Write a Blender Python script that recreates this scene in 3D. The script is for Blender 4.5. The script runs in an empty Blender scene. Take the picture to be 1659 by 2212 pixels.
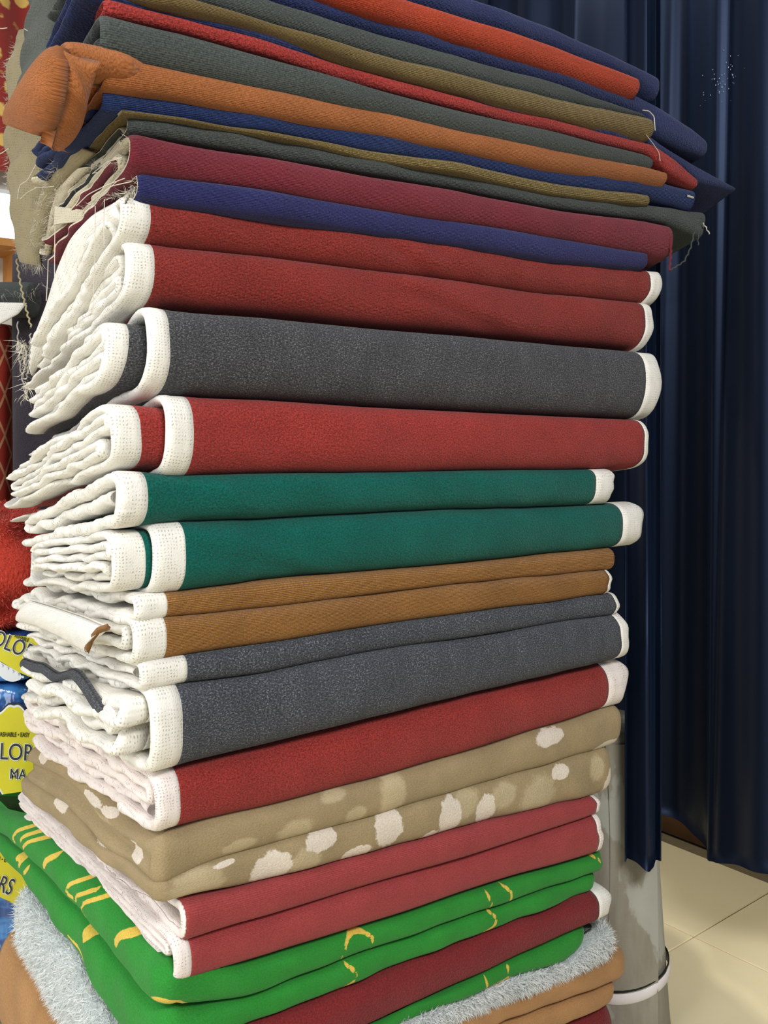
import bpy, math, random
import numpy as np
from mathutils import Vector

random.seed(7); rng = np.random.default_rng(11)
scene = bpy.context.scene
COL = scene.collection

# ------------------------------------------------------------------ camera
CH = 1.25                      # camera height (m)
FP, PX0, PY0 = 2000.0, 829.5, 945.0
cam_d = bpy.data.cameras.new('camera'); cam = bpy.data.objects.new('camera', cam_d); COL.objects.link(cam)
cam.location = (0, 0, CH); cam.rotation_euler = (math.pi/2, 0, 0)
cam_d.sensor_fit = 'VERTICAL'; cam_d.sensor_height = 36; cam_d.lens = 36*FP/2212
cam_d.shift_y = -(1106-PY0)/2212
cam_d.clip_start = .05
scene.camera = cam
# ------------------------------------------------------------------ world, lamps, exposure
W = bpy.data.worlds.new('world'); scene.world = W; W.use_nodes = True
bg = W.node_tree.nodes['Background']; bg.inputs[0].default_value = (.80, .88, 1, 1); bg.inputs[1].default_value = .30

def area(name, loc, target, size, power, col=(1, 1, 1)):
    d = bpy.data.lights.new(name, 'AREA'); d.shape = 'RECTANGLE'; d.size = size[0]; d.size_y = size[1]
    d.energy = power; d.color = col
    o = bpy.data.objects.new(name, d); COL.objects.link(o); o.location = loc
    o.rotation_euler = (Vector(target)-Vector(loc)).to_track_quat('-Z', 'Y').to_euler()
    return o
area('ceiling_lamp_left', (-1.9, -.5, 2.8), (-.3, 1.3, .7), (1.2, .6), 40, (1, .985, .96))
area('low_left_fill', (-2.3, -.5, 1.25), (-.2, 1.3, .9), (1.2, 1.5), 35, (.97, .98, 1))  # added fill from low left, brightens the lower white ends; no window is modelled
area('ceiling_lamp_front', (.9, -.8, 2.9), (.3, 1.6, .8), (1.2, .6), 74, (1, .98, .95))
area('floor_fill_back', (.92, 2.50, 2.85), (.95, 2.52, 0), (.4, .9), 36, (1, .95, .84))  # added unseen light between curtain and wall, brightens the floor tiles
vs = scene.view_settings
vs.view_transform = 'Standard'; vs.look = 'None'; vs.gamma = 1; vs.use_curve_mapping = False; vs.exposure = 0.0

# ------------------------------------------------------------------ the stack's own axes: F along the front, L into depth
D0 = 1.2; CX = (360-PX0)/FP*D0
F = np.array([.78, .6258]); L = np.array([-.6258, .78])
def pos(w, u, z):
    w, u, z = np.broadcast_arrays(np.asarray(w, float), np.asarray(u, float), np.asarray(z, float))
    return np.stack([CX+w*F[0]+u*L[0], D0+w*F[1]+u*L[1], z], -1)
def w_of(px, p=0.):                 # where a sight line meets the stack's front plane (p: how far a fold stands proud)
    k = (np.asarray(px, float)-PX0)/FP
    return ((D0-p*L[1])*k-(CX-p*L[0]))/(F[0]-F[1]*k)
def px_of(w, p=0.):
    return PX0+FP*(CX-p*L[0]+w*F[0])/(D0-p*L[1]+w*F[1])
class Proud:                        # a crease carried out to a fold that stands proud of the plane
    def __init__(s, k, p): s.k, s.p = k, p
    def __call__(s, w):
        w = np.asarray(w, float); w0 = w_of(px_of(w, s.p)); d0 = D0+F[1]*w0; d1 = D0-s.p*L[1]+F[1]*w
        return CH+(s.k(w0)-CH)*d1/d0
def z_front(px, py):
    return CH+(PY0-np.asarray(py, float))/FP*(D0+F[1]*w_of(px))
def u_of(px, w0=0.):                # ... and the left side plane
    k = (np.asarray(px, float)-PX0)/FP
    x0, y0 = CX+w0*F[0], D0+w0*F[1]
    return (y0*k-x0)/(L[0]-L[1]*k)
def z_left(px, py, w0=0.):
    return CH+(PY0-np.asarray(py, float))/FP*(D0+w0*F[1]+L[1]*u_of(px, w0))
def at(px, py, d):
    return np.array([(px-PX0)/FP*d, d, CH+(PY0-py)/FP*d])
def wu(x, y):
    return ((x-CX)*F[0]+(y-D0)*F[1], (x-CX)*L[0]+(y-D0)*L[1])

class Crease:
    def __init__(s, pts):
        a = np.array(pts, float); s.w = w_of(a[:, 0]); s.z = z_front(a[:, 0], a[:, 1])
    def __call__(s, w): return np.interp(w, s.w, s.z)
class Flat:
    def __init__(s, z): s.z = z
    def __call__(s, w): return np.full(np.shape(w), s.z)
class Shift:
    def __init__(s, k, dz): s.k, s.dz = k, dz
    def __call__(s, x): return s.k(x)+s.dz
class LeftLine:
    def __init__(s, pts, w0=0.):
        a = np.array(pts, float); a = a[np.argsort(-a[:, 0])]
        s.u = u_of(a[:, 0], w0); s.z = z_left(a[:, 0], a[:, 1], w0)
    def __call__(s, u): return np.interp(u, s.u, s.z)

# ------------------------------------------------------------------ colour and material helpers
def lin(c):
    c = np.array(c, float)/255.
    return tuple(np.where(c <= .04045, c/12.92, ((c+.055)/1.055)**2.4))+(1.,)
class NT:
    def __init__(s, name):
        s.m = bpy.data.materials.new(name); s.m.use_nodes = True; s.t = s.m.node_tree
        s.b = s.t.nodes['Principled BSDF']
    def n(s, typ, **kw):
        nd = s.t.nodes.new(typ)
        for k, v in kw.items():
            if k == 'ins':
                for i, val in v.items(): s.set(nd.inputs[i], val)
            else: setattr(nd, k, v)
        return nd
    def set(s, sock, val):
        if isinstance(val, bpy.types.NodeSocket): s.t.links.new(val, sock)
        else: sock.default_value = val
    def math(s, op, a, b=0., c=0., clamp=False):
        nd = s.n('ShaderNodeMath', operation=op, use_clamp=clamp)
        s.set(nd.inputs[0], a); s.set(nd.inputs[1], b); s.set(nd.inputs[2], c); return nd.outputs[0]
    def mix(s, f, a, b):
        nd = s.n('ShaderNodeMix', data_type='RGBA'); s.set(nd.inputs['Factor'], f)
        s.set(nd.inputs[6], a); s.set(nd.inputs[7], b); return nd.outputs[2]
    def step(s, v, lo, hi):
        nd = s.n('ShaderNodeMapRange', interpolation_type='SMOOTHSTEP')
        s.set(nd.inputs[0], v); nd.inputs[1].default_value = lo; nd.inputs[2].default_value = hi; return nd.outputs[0]
    def uv(s, sx=1, sy=1):
        u = s.n('ShaderNodeUVMap'); mp = s.n('ShaderNodeMapping'); s.set(mp.inputs[0], u.outputs[0])
        mp.inputs['Scale'].default_value = (sx, sy, 1); return mp.outputs[0]
    def obj(s, sx=1, sy=1, sz=1):
        u = s.n('ShaderNodeTexCoord'); mp = s.n('ShaderNodeMapping'); s.set(mp.inputs[0], u.outputs['Object'])
        mp.inputs['Scale'].default_value = (sx, sy, sz); return mp.outputs[0]
    def noise(s, vec, scale, detail=2., rough=.55):
        nd = s.n('ShaderNodeTexNoise'); s.set(nd.inputs['Vector'], vec); nd.inputs['Scale'].default_value = scale
        nd.inputs['Detail'].default_value = detail; nd.inputs['Roughness'].default_value = rough; return nd.outputs[0]
    def bump(s, h, strength=.5, dist=.002):
        nd = s.n('ShaderNodeBump'); s.set(nd.inputs['Height'], h); nd.inputs['Strength'].default_value = strength
        nd.inputs['Distance'].default_value = dist; s.t.links.new(nd.outputs[0], s.b.inputs['Normal'])
    def out(s, col, rough=.95, spec=.15, sheen=0.):
        s.set(s.b.inputs['Base Color'], col); s.set(s.b.inputs['Roughness'], rough)
        s.b.inputs['Specular IOR Level'].default_value = spec
        s.b.inputs['Sheen Weight'].default_value = sheen; s.b.inputs['Sheen Roughness'].default_value = .5
        return s.m

def tone(c, ds=.06, k=.95):
    g = .3*c[0]+.59*c[1]+.11*c[2]; return tuple((x+(g-x)*ds)*k for x in c)
def scale_c(c, k): return tuple(min(255, max(0, x*k)) for x in c)
def pile_mat(name, col, dark=.5, light=1.42, rib=.1, fleck=None, loop=290, bump=.7, sheen=.12, prints=None):
    """terry or cut pile: fine loops, ribs along the cloth, colour flecks; prints = [(attribute, rgb)]"""
    t = NT(name)
    n1 = t.noise(t.uv(.75, 1), loop*1.6, 3., .75)
    n2 = t.noise(t.uv(1, 1), 14, 3.)
    vo = t.n('ShaderNodeTexVoronoi'); t.set(vo.inputs['Vector'], t.uv(.8, 1)); vo.inputs['Scale'].default_value = loop*1.15
    wv = t.n('ShaderNodeTexWave', bands_direction='Y'); t.set(wv.inputs['Vector'], t.uv(1, 1))
    wv.inputs['Scale'].default_value = 175; wv.inputs['Distortion'].default_value = 2.2
    wv.inputs['Detail'].default_value = 3; wv.inputs['Detail Scale'].default_value = 6
    col = tone(col); base = lin(col)
    if prints:
        for attr, pc, soft in prints:
            a = t.n('ShaderNodeAttribute', attribute_name=attr)
            e = t.math('ADD', a.outputs['Fac'], t.math('MULTIPLY', t.math('SUBTRACT', t.noise(t.uv(1, 1), 75, 4., .7), .5), .75))
            base = t.mix(t.step(e, -soft, soft), base, lin(pc))
    f1 = t.step(n1, .32, .68)
    c = t.mix(f1, t.mix(1., base, base), base)
    dk = t.n('ShaderNodeMix', data_type='RGBA', blend_type='MULTIPLY'); dk.inputs['Factor'].default_value = 1
    t.set(dk.inputs[6], base)
    v = t.math('MULTIPLY_ADD', f1, light-dark, dark)
    v = t.math('MULTIPLY', v, t.math('MULTIPLY_ADD', n2, .5, .75))
    v = t.math('MULTIPLY', v, t.math('MULTIPLY_ADD', wv.outputs[1], rib, 1-rib*.5))
    cc = t.n('ShaderNodeCombineColor'); [t.set(cc.inputs[i], v) for i in range(3)]
    t.set(dk.inputs[7], cc.outputs[0]); c = dk.outputs[2]
    if fleck:
        nf = t.noise(t.uv(.6, 1), 520, 2., .8)
        ng = t.noise(t.uv(1, .3), 40, 3.)
        c = t.mix(t.math('MULTIPLY', t.step(nf, .48, .70), t.math('MULTIPLY_ADD', t.step(ng, .25, .7), .5, .5)), c, lin(fleck))
    h = t.math('ADD', t.math('MULTIPLY', vo.outputs['Distance'], -1.2), t.math('ADD', n1, t.math('MULTIPLY', wv.outputs[1], rib*2.2)))
    t.bump(h, bump, .0022)
    return t.out(c, .97, .06, sheen)

def mesh_mat(name, col=(230, 227, 218), hole=(150, 140, 118), p=.0044, tint=.5):
    """open-weave cotton backing with a grid of small holes"""
    t = NT(name)
    u = t.n('ShaderNodeUVMap'); sp = t.n('ShaderNodeSeparateXYZ'); t.set(sp.inputs[0], u.outputs[0])
    wob = t.math('MULTIPLY', t.noise(t.uv(1, 1), 90, 2.), .006)
    a = t.math('SINE', t.math('MULTIPLY', t.math('ADD', sp.outputs[0], wob), 2*math.pi/p))
    b = t.math('SINE', t.math('MULTIPLY', t.math('ADD', sp.outputs[1], wob), 2*math.pi/(p*.92)))
    m = t.math('MULTIPLY', t.step(a, .15, .8), t.step(b, .1, .8))
    m = t.math('MULTIPLY', m, t.step(t.noise(t.uv(1, 1), 55, 3.), .36, .62))
    n2 = t.noise(t.uv(1, 1), 25, 3.)
    c = t.mix(n2, lin(scale_c(col, .95)), lin(scale_c(col, 1.04)))
    c = t.mix(t.math('MULTIPLY', m, .6), c, lin(hole))
    h = t.math('SUBTRACT', t.noise(t.uv(1, 1), 500, 2.), t.math('MULTIPLY', m, 1.6))
    t.bump(h, .45, .0016)
    return t.out(c, .95, .08, .1)

def plain_mat(name, col, rough=.8, spec=.3, nz=.12, scale=30, bump=0., metallic=0.):
    t = NT(name)
    n = t.noise(t.obj(), scale, 3.)
    c = t.mix(n, lin(scale_c(col, 1-nz)), lin(scale_c(col, 1+nz)))
    if bump: t.bump(n, bump, .003)
    t.b.inputs['Metallic'].default_value = metallic
    return t.out(c, rough, spec)

M = {}
M['mesh'] = mesh_mat('open_weave_white')
M['mesh_pink'] = mesh_mat('open_weave_pinkish', (232, 222, 216), (150, 120, 110))
M['mesh_cream'] = mesh_mat('open_weave_cream', (205, 196, 172), (120, 108, 88))
M['linen'] = mesh_mat('open_weave_linen', (142, 131, 102), (80, 72, 56))
M['red'] = pile_mat('red_pile', (146, 48, 42), rib=.18)
M['red_b'] = pile_mat('bright_red_pile', (160, 52, 47), rib=.05)
M['rose'] = pile_mat('rose_pile', (164, 66, 66), rib=.3, dark=.8, light=1.15, bump=.25)
M['wine'] = pile_mat('wine_pile', (138, 42, 44), rib=.05, dark=.7, light=1.2)
M['maroon'] = pile_mat('maroon_pile', (132, 44, 56), rib=.35, dark=.7, light=1.2)
M['navy'] = pile_mat('navy_pile', (42, 52, 94), rib=.15, dark=.7, light=1.3)
M['navy_b'] = pile_mat('blue_navy_pile', (34, 56, 112), rib=.6, dark=.6, light=1.3, bump=.8)
M['indigo'] = pile_mat('indigo_pile', (46, 48, 104), rib=.35, dark=.7, light=1.3)
M['rust'] = pile_mat('rust_pile', (176, 62, 34), rib=.15, dark=.7, light=1.2)
M['brown'] = pile_mat('brown_orange_pile', (170, 100, 52), rib=.25, dark=.75, light=1.2)
M['olive'] = pile_mat('olive_pile', (126, 106, 62), rib=.7, dark=.7, light=1.3)
M['gold'] = pile_mat('olive_gold_pile', (132, 112, 62), rib=.9, dark=.5, light=1.5)
M['chargreen'] = pile_mat('charcoal_green_pile', (74, 80, 76), rib=.2, dark=.6, light=1.3)
M['char'] = pile_mat('heather_charcoal_pile', (66, 67, 70), rib=.15, dark=.45, light=1.35, fleck=(132, 132, 134))
M['char_b'] = pile_mat('heather_slate_pile', (68, 71, 78), rib=.15, dark=.45, light=1.35, fleck=(134, 138, 144))
M['teal'] = pile_mat('teal_green_pile', (10, 98, 86), rib=.04, dark=.6, light=1.25)
M['tan'] = pile_mat('ochre_tan_pile', (176, 120, 56), rib=.6, dark=.72, light=1.2, bump=.8)
M['beige'] = pile_mat('beige_print_pile', (164, 144, 106), rib=.03, dark=.85, light=1.1, bump=.25,
                      prints=[('print_b', (182, 166, 132), .25), ('print_a', (218, 206, 190), .07)])
M['green'] = pile_mat('green_print_pile', (46, 146, 52), rib=.05, dark=.85, light=1.1, bump=.25,
                      prints=[('print_a', (222, 190, 84), .12)])
M['camel'] = pile_mat('camel_pile', (186, 138, 88), rib=.05, dark=.85, light=1.1, bump=.3)
M['shag'] = pile_mat('white_shag_base', (208, 218, 218), rib=0., dark=.85, light=1.05, bump=.8)
M['fibre_white'] = plain_mat('white_fibre', (226, 232, 230), .9, .1)
M['thread_white'] = plain_mat('white_thread', (196, 190, 174), .8, .1)
M['thread_cord'] = plain_mat('dark_cord', (120, 118, 112), .8, .1, .6, 400)

# ------------------------------------------------------------------ object helpers
def link(o, parent=None):
    COL.objects.link(o)
    if parent is not None: o.parent = parent
    return o
def thing(name, label, cat, loc, group=None):
    o = bpy.data.objects.new(name, None); link(o); o.location = tuple(map(float, loc)); o.empty_display_size = .05
    o['label'] = label; o['category'] = cat
    if group: o['group'] = group
    return o
def tag(o, label, cat, group=None):
    o['label'] = label; o['category'] = cat
    if group: o['group'] = group
    return o
def root_loc(o):
    p = np.zeros(3)
    while o is not None: p += np.array(o.location); o = o.parent
    return p
def grid_faces(n, m, off=0, close_n=False):
    i = np.arange(n if close_n else n-1); j = np.arange(m-1)
    I, J = np.meshgrid(i, j, indexing='ij'); I2 = (I+1) % n
    return (np.stack([I*m+J, I2*m+J, I2*m+J+1, I*m+J+1], -1).reshape(-1, 4)+off)
def mesh_obj(name, verts, faces, mats, parent=None, uv=None, midx=None, smooth=True, attrs=None, label=None, world=True):
    verts = np.asarray(verts, float).reshape(-1, 3)
    if parent is not None and world: verts = verts-root_loc(parent)
    me = bpy.data.meshes.new(name)
    me.from_pydata(verts.tolist(), [], [list(map(int, f)) for f in faces])
    for m in (mats if isinstance(mats, (list, tuple)) else [mats]): me.materials.append(m)
    if uv is not None:
        lay = me.uv_layers.new(name='UVMap')
        li = np.empty(len(me.loops), dtype=np.int32); me.loops.foreach_get('vertex_index', li)
        lay.data.foreach_set('uv', np.asarray(uv, np.float32).reshape(-1, 2)[li].ravel())
    if midx is not None: me.polygons.foreach_set('material_index', np.asarray(midx, np.int32))
    if attrs:
        for k, v in attrs.items():
            a = me.attributes.new(k, 'FLOAT', 'POINT'); a.data.foreach_set('value', np.asarray(v, np.float32).ravel())
    if smooth: me.polygons.foreach_set('use_smooth', np.ones(len(me.polygons), bool))
    me.update()
    o = bpy.data.objects.new(name, me); link(o, parent)
    if label: o['label'] = label
    return o
def resample(pts, n):
    a = np.array(pts, float); t = np.concatenate([[0], np.cumsum(np.linalg.norm(np.diff(a, axis=0), axis=1))]); t /= t[-1]
    q = np.linspace(0, 1, n); o = np.stack([np.interp(q, t, a[:, k]) for k in range(a.shape[1])], -1)
    for _ in range(3): o[1:-1] = .25*o[:-2]+.5*o[1:-1]+.25*o[2:]
    return o
def ripple(x, seed, wl=.05):
    r = np.random.default_rng(seed); y = 0
    for k in range(5):
        f = 2*math.pi/(wl*(.55+1.6*r.random())); y = y+np.sin(f*x+r.random()*6.283)*(.35+.65*r.random())
    return y/2.2

# ------------------------------------------------------------------ folded sheet: the cloth's real folded path, swept along the front
DL = np.array([0, .0025, .006, .011, .018, .027, .04, .058, .08, .11])
def sheet_path(rows, U, uf, T, backs=None):
    """(u, h, row) samples of the folded path. rows: heights 0..1, first runs forward, next back ..."""
    P = []; n = len(rows)
    nl = 56
    for i, h in enumerate(rows):
        fwd = i % 2 == 0
        def adep(k):
            if k < 0 or k+1 >= n: return 0.
            return min(.6*abs(rows[k+1]-rows[k])*T, .05)
        a_f = adep(i) if fwd else adep(i-1)
        u0 = uf[i]+a_f; u1 = U[i]
        us = np.linspace(u1, u0, nl) if fwd else np.linspace(u0, u1, nl)
        for u in us: P.append((u, h, i))
        if i+1 < n:
            h1 = rows[i+1]; mid, half = (h+h1)/2, (h1-h)/2
            na = 23 if fwd else 7
            th = np.linspace(-math.pi/2, math.pi/2, na+2)[1:-1]
            s = np.sign(np.sin(th))*np.abs(np.sin(th))**.72; c = np.abs(np.cos(th))**.72
            if fwd:
                a = adep(i)
                for k in range(na): P.append((u0-a*c[k], mid+half*s[k], i+.5+.5*np.sin(th[k])))
            else:
                a = min(.5*abs(half)*T*2, .02)
                for k in range(na): P.append((u1*(1-(k+1)/(na+1))+U[i+1]*((k+1)/(na+1))+a*c[k], mid+half*s[k], i+.5+.5*np.sin(th[k])))
    return np.array(P)

def build_sheet(parent, name, kt, kb, xw, xl, xr, xwr, back, rows, mat, wmat=None, ends=None, seed=1, p=0.,
                thick=.95, rip=1., uf_step=.018, selv_in=None, backing=None, droop=None, zoff=0., ub=None, wrinkles=(), plain=False):
    """one fold of a bolt. xw/xl: left end of cloth / of pile (px on the front plane), xr/xwr the right ends"""
    r = np.random.default_rng(seed)
    wl0, wp0, wr0, we0 = float(w_of(xw, p)), float(w_of(xl, p)), float(w_of(xr, p)), float(w_of(xwr, p))
    ct, cb = Proud(kt, p), Proud(kb, p)
    T = float(np.mean(ct(np.linspace(wp0, wr0, 9))-cb(np.linspace(wp0, wr0, 9))))
    n = len(rows)
    wl_r = np.full(n, wl0); 
    if ends:
        for i, x in ends.items(): wl_r[i] = float(w_of(x, p))
    if back:
        U = float(u_of(back[0], wl0)); zbt = float(z_left(back[0], back[1], wl0)); zbb = float(z_left(back[0], back[2], wl0))
    else:
        U = float(u_of(ub, wl0)) if ub else .5; zbt = float(ct(wp0))-droop; zbb = float(cb(wp0))-droop*.97
    uf = np.zeros(n)
    lvl = 0
    for i in range(n):
        uf[i] = uf_step*(i//2)+(r.random()*.02 if i > 1 else 0)
        if i % 2 == 1: uf[i] = uf[i-1]
    Ur = np.array([float(u_of(back[0], wl_r[i])) for i in range(n)]) if back else np.full(n, U)
    j_ = r.normal(0, .014, n); Ur = Ur+j_-(np.arange(n) > 1)*.015
    wl_r = wl_r+np.where(np.arange(n) > 1, r.normal(0, .006, n), 0)*rip
    P = sheet_path(rows, Ur, uf, T); U = max(U, Ur.max())
    u, h, row = P[:, 0], P[:, 1], P[:, 2]
    N = len(u)
    wl = np.interp(row, np.arange(n), wl_r)
    nm = max(4, int((we0-wl0)/(.011 if wrinkles else .028)))
    selv = max(wp0-wl0, .0) if selv_in is None else selv_in
    # columns: distance-from-left list up to the pile edge, then the middle, then the right band
    dls = sorted(set(list(DL[DL < max(selv, .02)*.97])+[max(selv, 1e-4)]+list(max(selv, 1e-4)+np.array([.004, .012, .025, .05, .08]))))
    dls = np.array(dls)
    iw = int(np.argmin(np.abs(dls-max(selv, 1e-4))))
    rb = max(we0-wr0, 1e-4)
    drs = np.array([rb+.03, rb+.01, rb, rb*.7, rb*.4, rb*.15, 0.]) if rb > .002 else np.array([.03, .012, .005, .0015, 0.])
    ir_from_end = 5 if rb > .002 else 1
    wr_i = we0+r.normal(0, .006, n); wr_i[0] = we0; 
    if n > 1: wr_i[1] = we0
    wrr = np.interp(row, np.arange(n), wr_i)
    tm = np.linspace(0, 1, nm+2)[1:-1]
    left = wl[:, None]+dls[None]
    right = wrr[:, None]-drs[None]
    mid = left[:, -1:]+(right[:, :1]-left[:, -1:])*tm[None]
    w = np.concatenate([left, mid, right], 1); m = w.shape[1]
    iR = m-ir_from_end
    dl = w-wl[:, None]; dr = wrr[:, None]-w
    # ripples at the loose edges
    taut = np.clip((u-.03)/.10, 0, 1)**.8
    rz = np.zeros(N); rw = np.zeros(N)
    for i in range(n):
        msk = np.abs(row-i) <= .5
        rz[msk] = .65*ripple(u[msk], seed*31, .12)+.5*ripple(u[msk], seed*31+i*7, .085); rw[msk] = .55*ripple(u[msk], seed*57+i*5+3, .16)+.25*ripple(u[msk], seed*57+i*5+4, .04)
    Aw = np.exp(-(dl/.05)**2)
    w = w+(taut*rw*.010*rip)[:, None]*Aw 
    w = w+np.exp(-(dr/.03)**2)*(ripple(h*.2+u*.3, seed+88, .12)*.007)[:, None]*min(1., rb/.025)
    q = np.clip(u/U, 0, 1.1)
    S = (q**1.05)[:, None]
    u2 = np.repeat(u[:, None], m, 1)
    Zt = ct(w)*(1-S)+zbt*S; Zb = cb(w)*(1-S)+zbb*S
    TT = np.maximum(Zt-Zb, .004)
    z = Zb+TT*h[:, None]
    spacing = TT/max(n, 2)
    z = z+(taut*rz)[:, None]*np.minimum(spacing*.5, .007)*Aw*rip
    # soft undulation of the front face
    und = ripple(w, seed+400, .35)*.003+ripple(w+z*2.2, seed+401, .18)*.0018
    for x0, y0, x1, y1, am in wrinkles:
        wa, wb = float(w_of(x0)), float(w_of(x1)); za, zb_ = float(z_front(x0, y0)), float(z_front(x1, y1))
        tq = (w-wa)/(wb-wa); dd = z-(za+(zb_-za)*tq)
        und = und+(-am*np.exp(-(dd/.010)**2)+am*.8*np.exp(-((dd+.016)/.010)**2))*np.exp(-((tq-.5)/.42)**4)
    u2 = u2-p+und*np.exp(-(u2/.08)**2)
    th = np.minimum(spacing*thick, .016)
    lump = 1+.14*ripple(u+row*.3, seed+77, .035)[:, None]*np.exp(-(dl/.02)**2)
    cap = np.interp(dl, [0, .0025, .006, .011, .018], [.22, .68, .98, 1.12, 1.1])*np.interp(dl, [.018, .04, .07], [1, .9, .7])*lump
    cap = cap*np.interp(dr, [0, .002, .006], [.3, .8, 1.])
    th = th*cap
    tu = np.gradient(u2, axis=0); tz = np.gradient(z, axis=0); ln = np.hypot(tu, tz)+1e-9
    nu, nz = tz/ln, -tu/ln                 # left-hand normal of the path
    A = pos(w, u2-nu*th/2, z-nz*th/2+zoff); B = pos(w, u2+nu*th/2, z+nz*th/2+zoff)
    seg = np.concatenate([[0], np.cumsum(np.hypot(np.diff(u2[:, m//2]), np.diff(z[:, m//2])))])
    UV = np.stack([w, np.repeat(seg[:, None], m, 1)], -1)
    def part(nm_, c0, c1, mats, par, side_mat):
        k = c1-c0
        if k < 2: return None
        va = A[:, c0:c1].reshape(-1, 3); vb = B[:, c0:c1].reshape(-1, 3)
        fa = grid_faces(N, k); fb = grid_faces(N, k, N*k)[:, ::-1]
        fs = [fa, fb]; mi = [np.zeros(len(fa)), np.full(len(fb), side_mat)]
        ii = np.arange(N-1)
        for c, fl in ((0, True), (k-1, False)):
            e = np.stack([ii*k+c, (ii+1)*k+c, (ii+1)*k+c+N*k, ii*k+c+N*k], -1)
            fs.append(e if not fl else e[:, ::-1]); mi.append(np.full(len(e), side_mat))
        jj = np.arange(k-1)
        for rr in (0, N-1):
            fs.append(np.stack([rr*k+jj, rr*k+jj+1, rr*k+jj+1+N*k, rr*k+jj+N*k], -1)); mi.append(np.full(k-1, side_mat))
        uvp = UV[:, c0:c1].reshape(-1, 2)
        return mesh_obj(nm_, np.concatenate([va, vb]), np.concatenate(fs), mats, par, np.concatenate([uvp, uvp]), np.concatenate(mi))
    wm = wmat or M['mesh']
    bk = mat if plain else (backing or wm)
    pile = part(name, iw if selv > .002 else 0, iR+1 if rb > .002 else m, [mat, bk], parent, 1)
    if selv > .002: part('selvage', 0, iw+1, [wm], pile, 0)
    if rb > .002: part('selvage', iR, m, [wm], pile, 0)
    return pile

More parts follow.
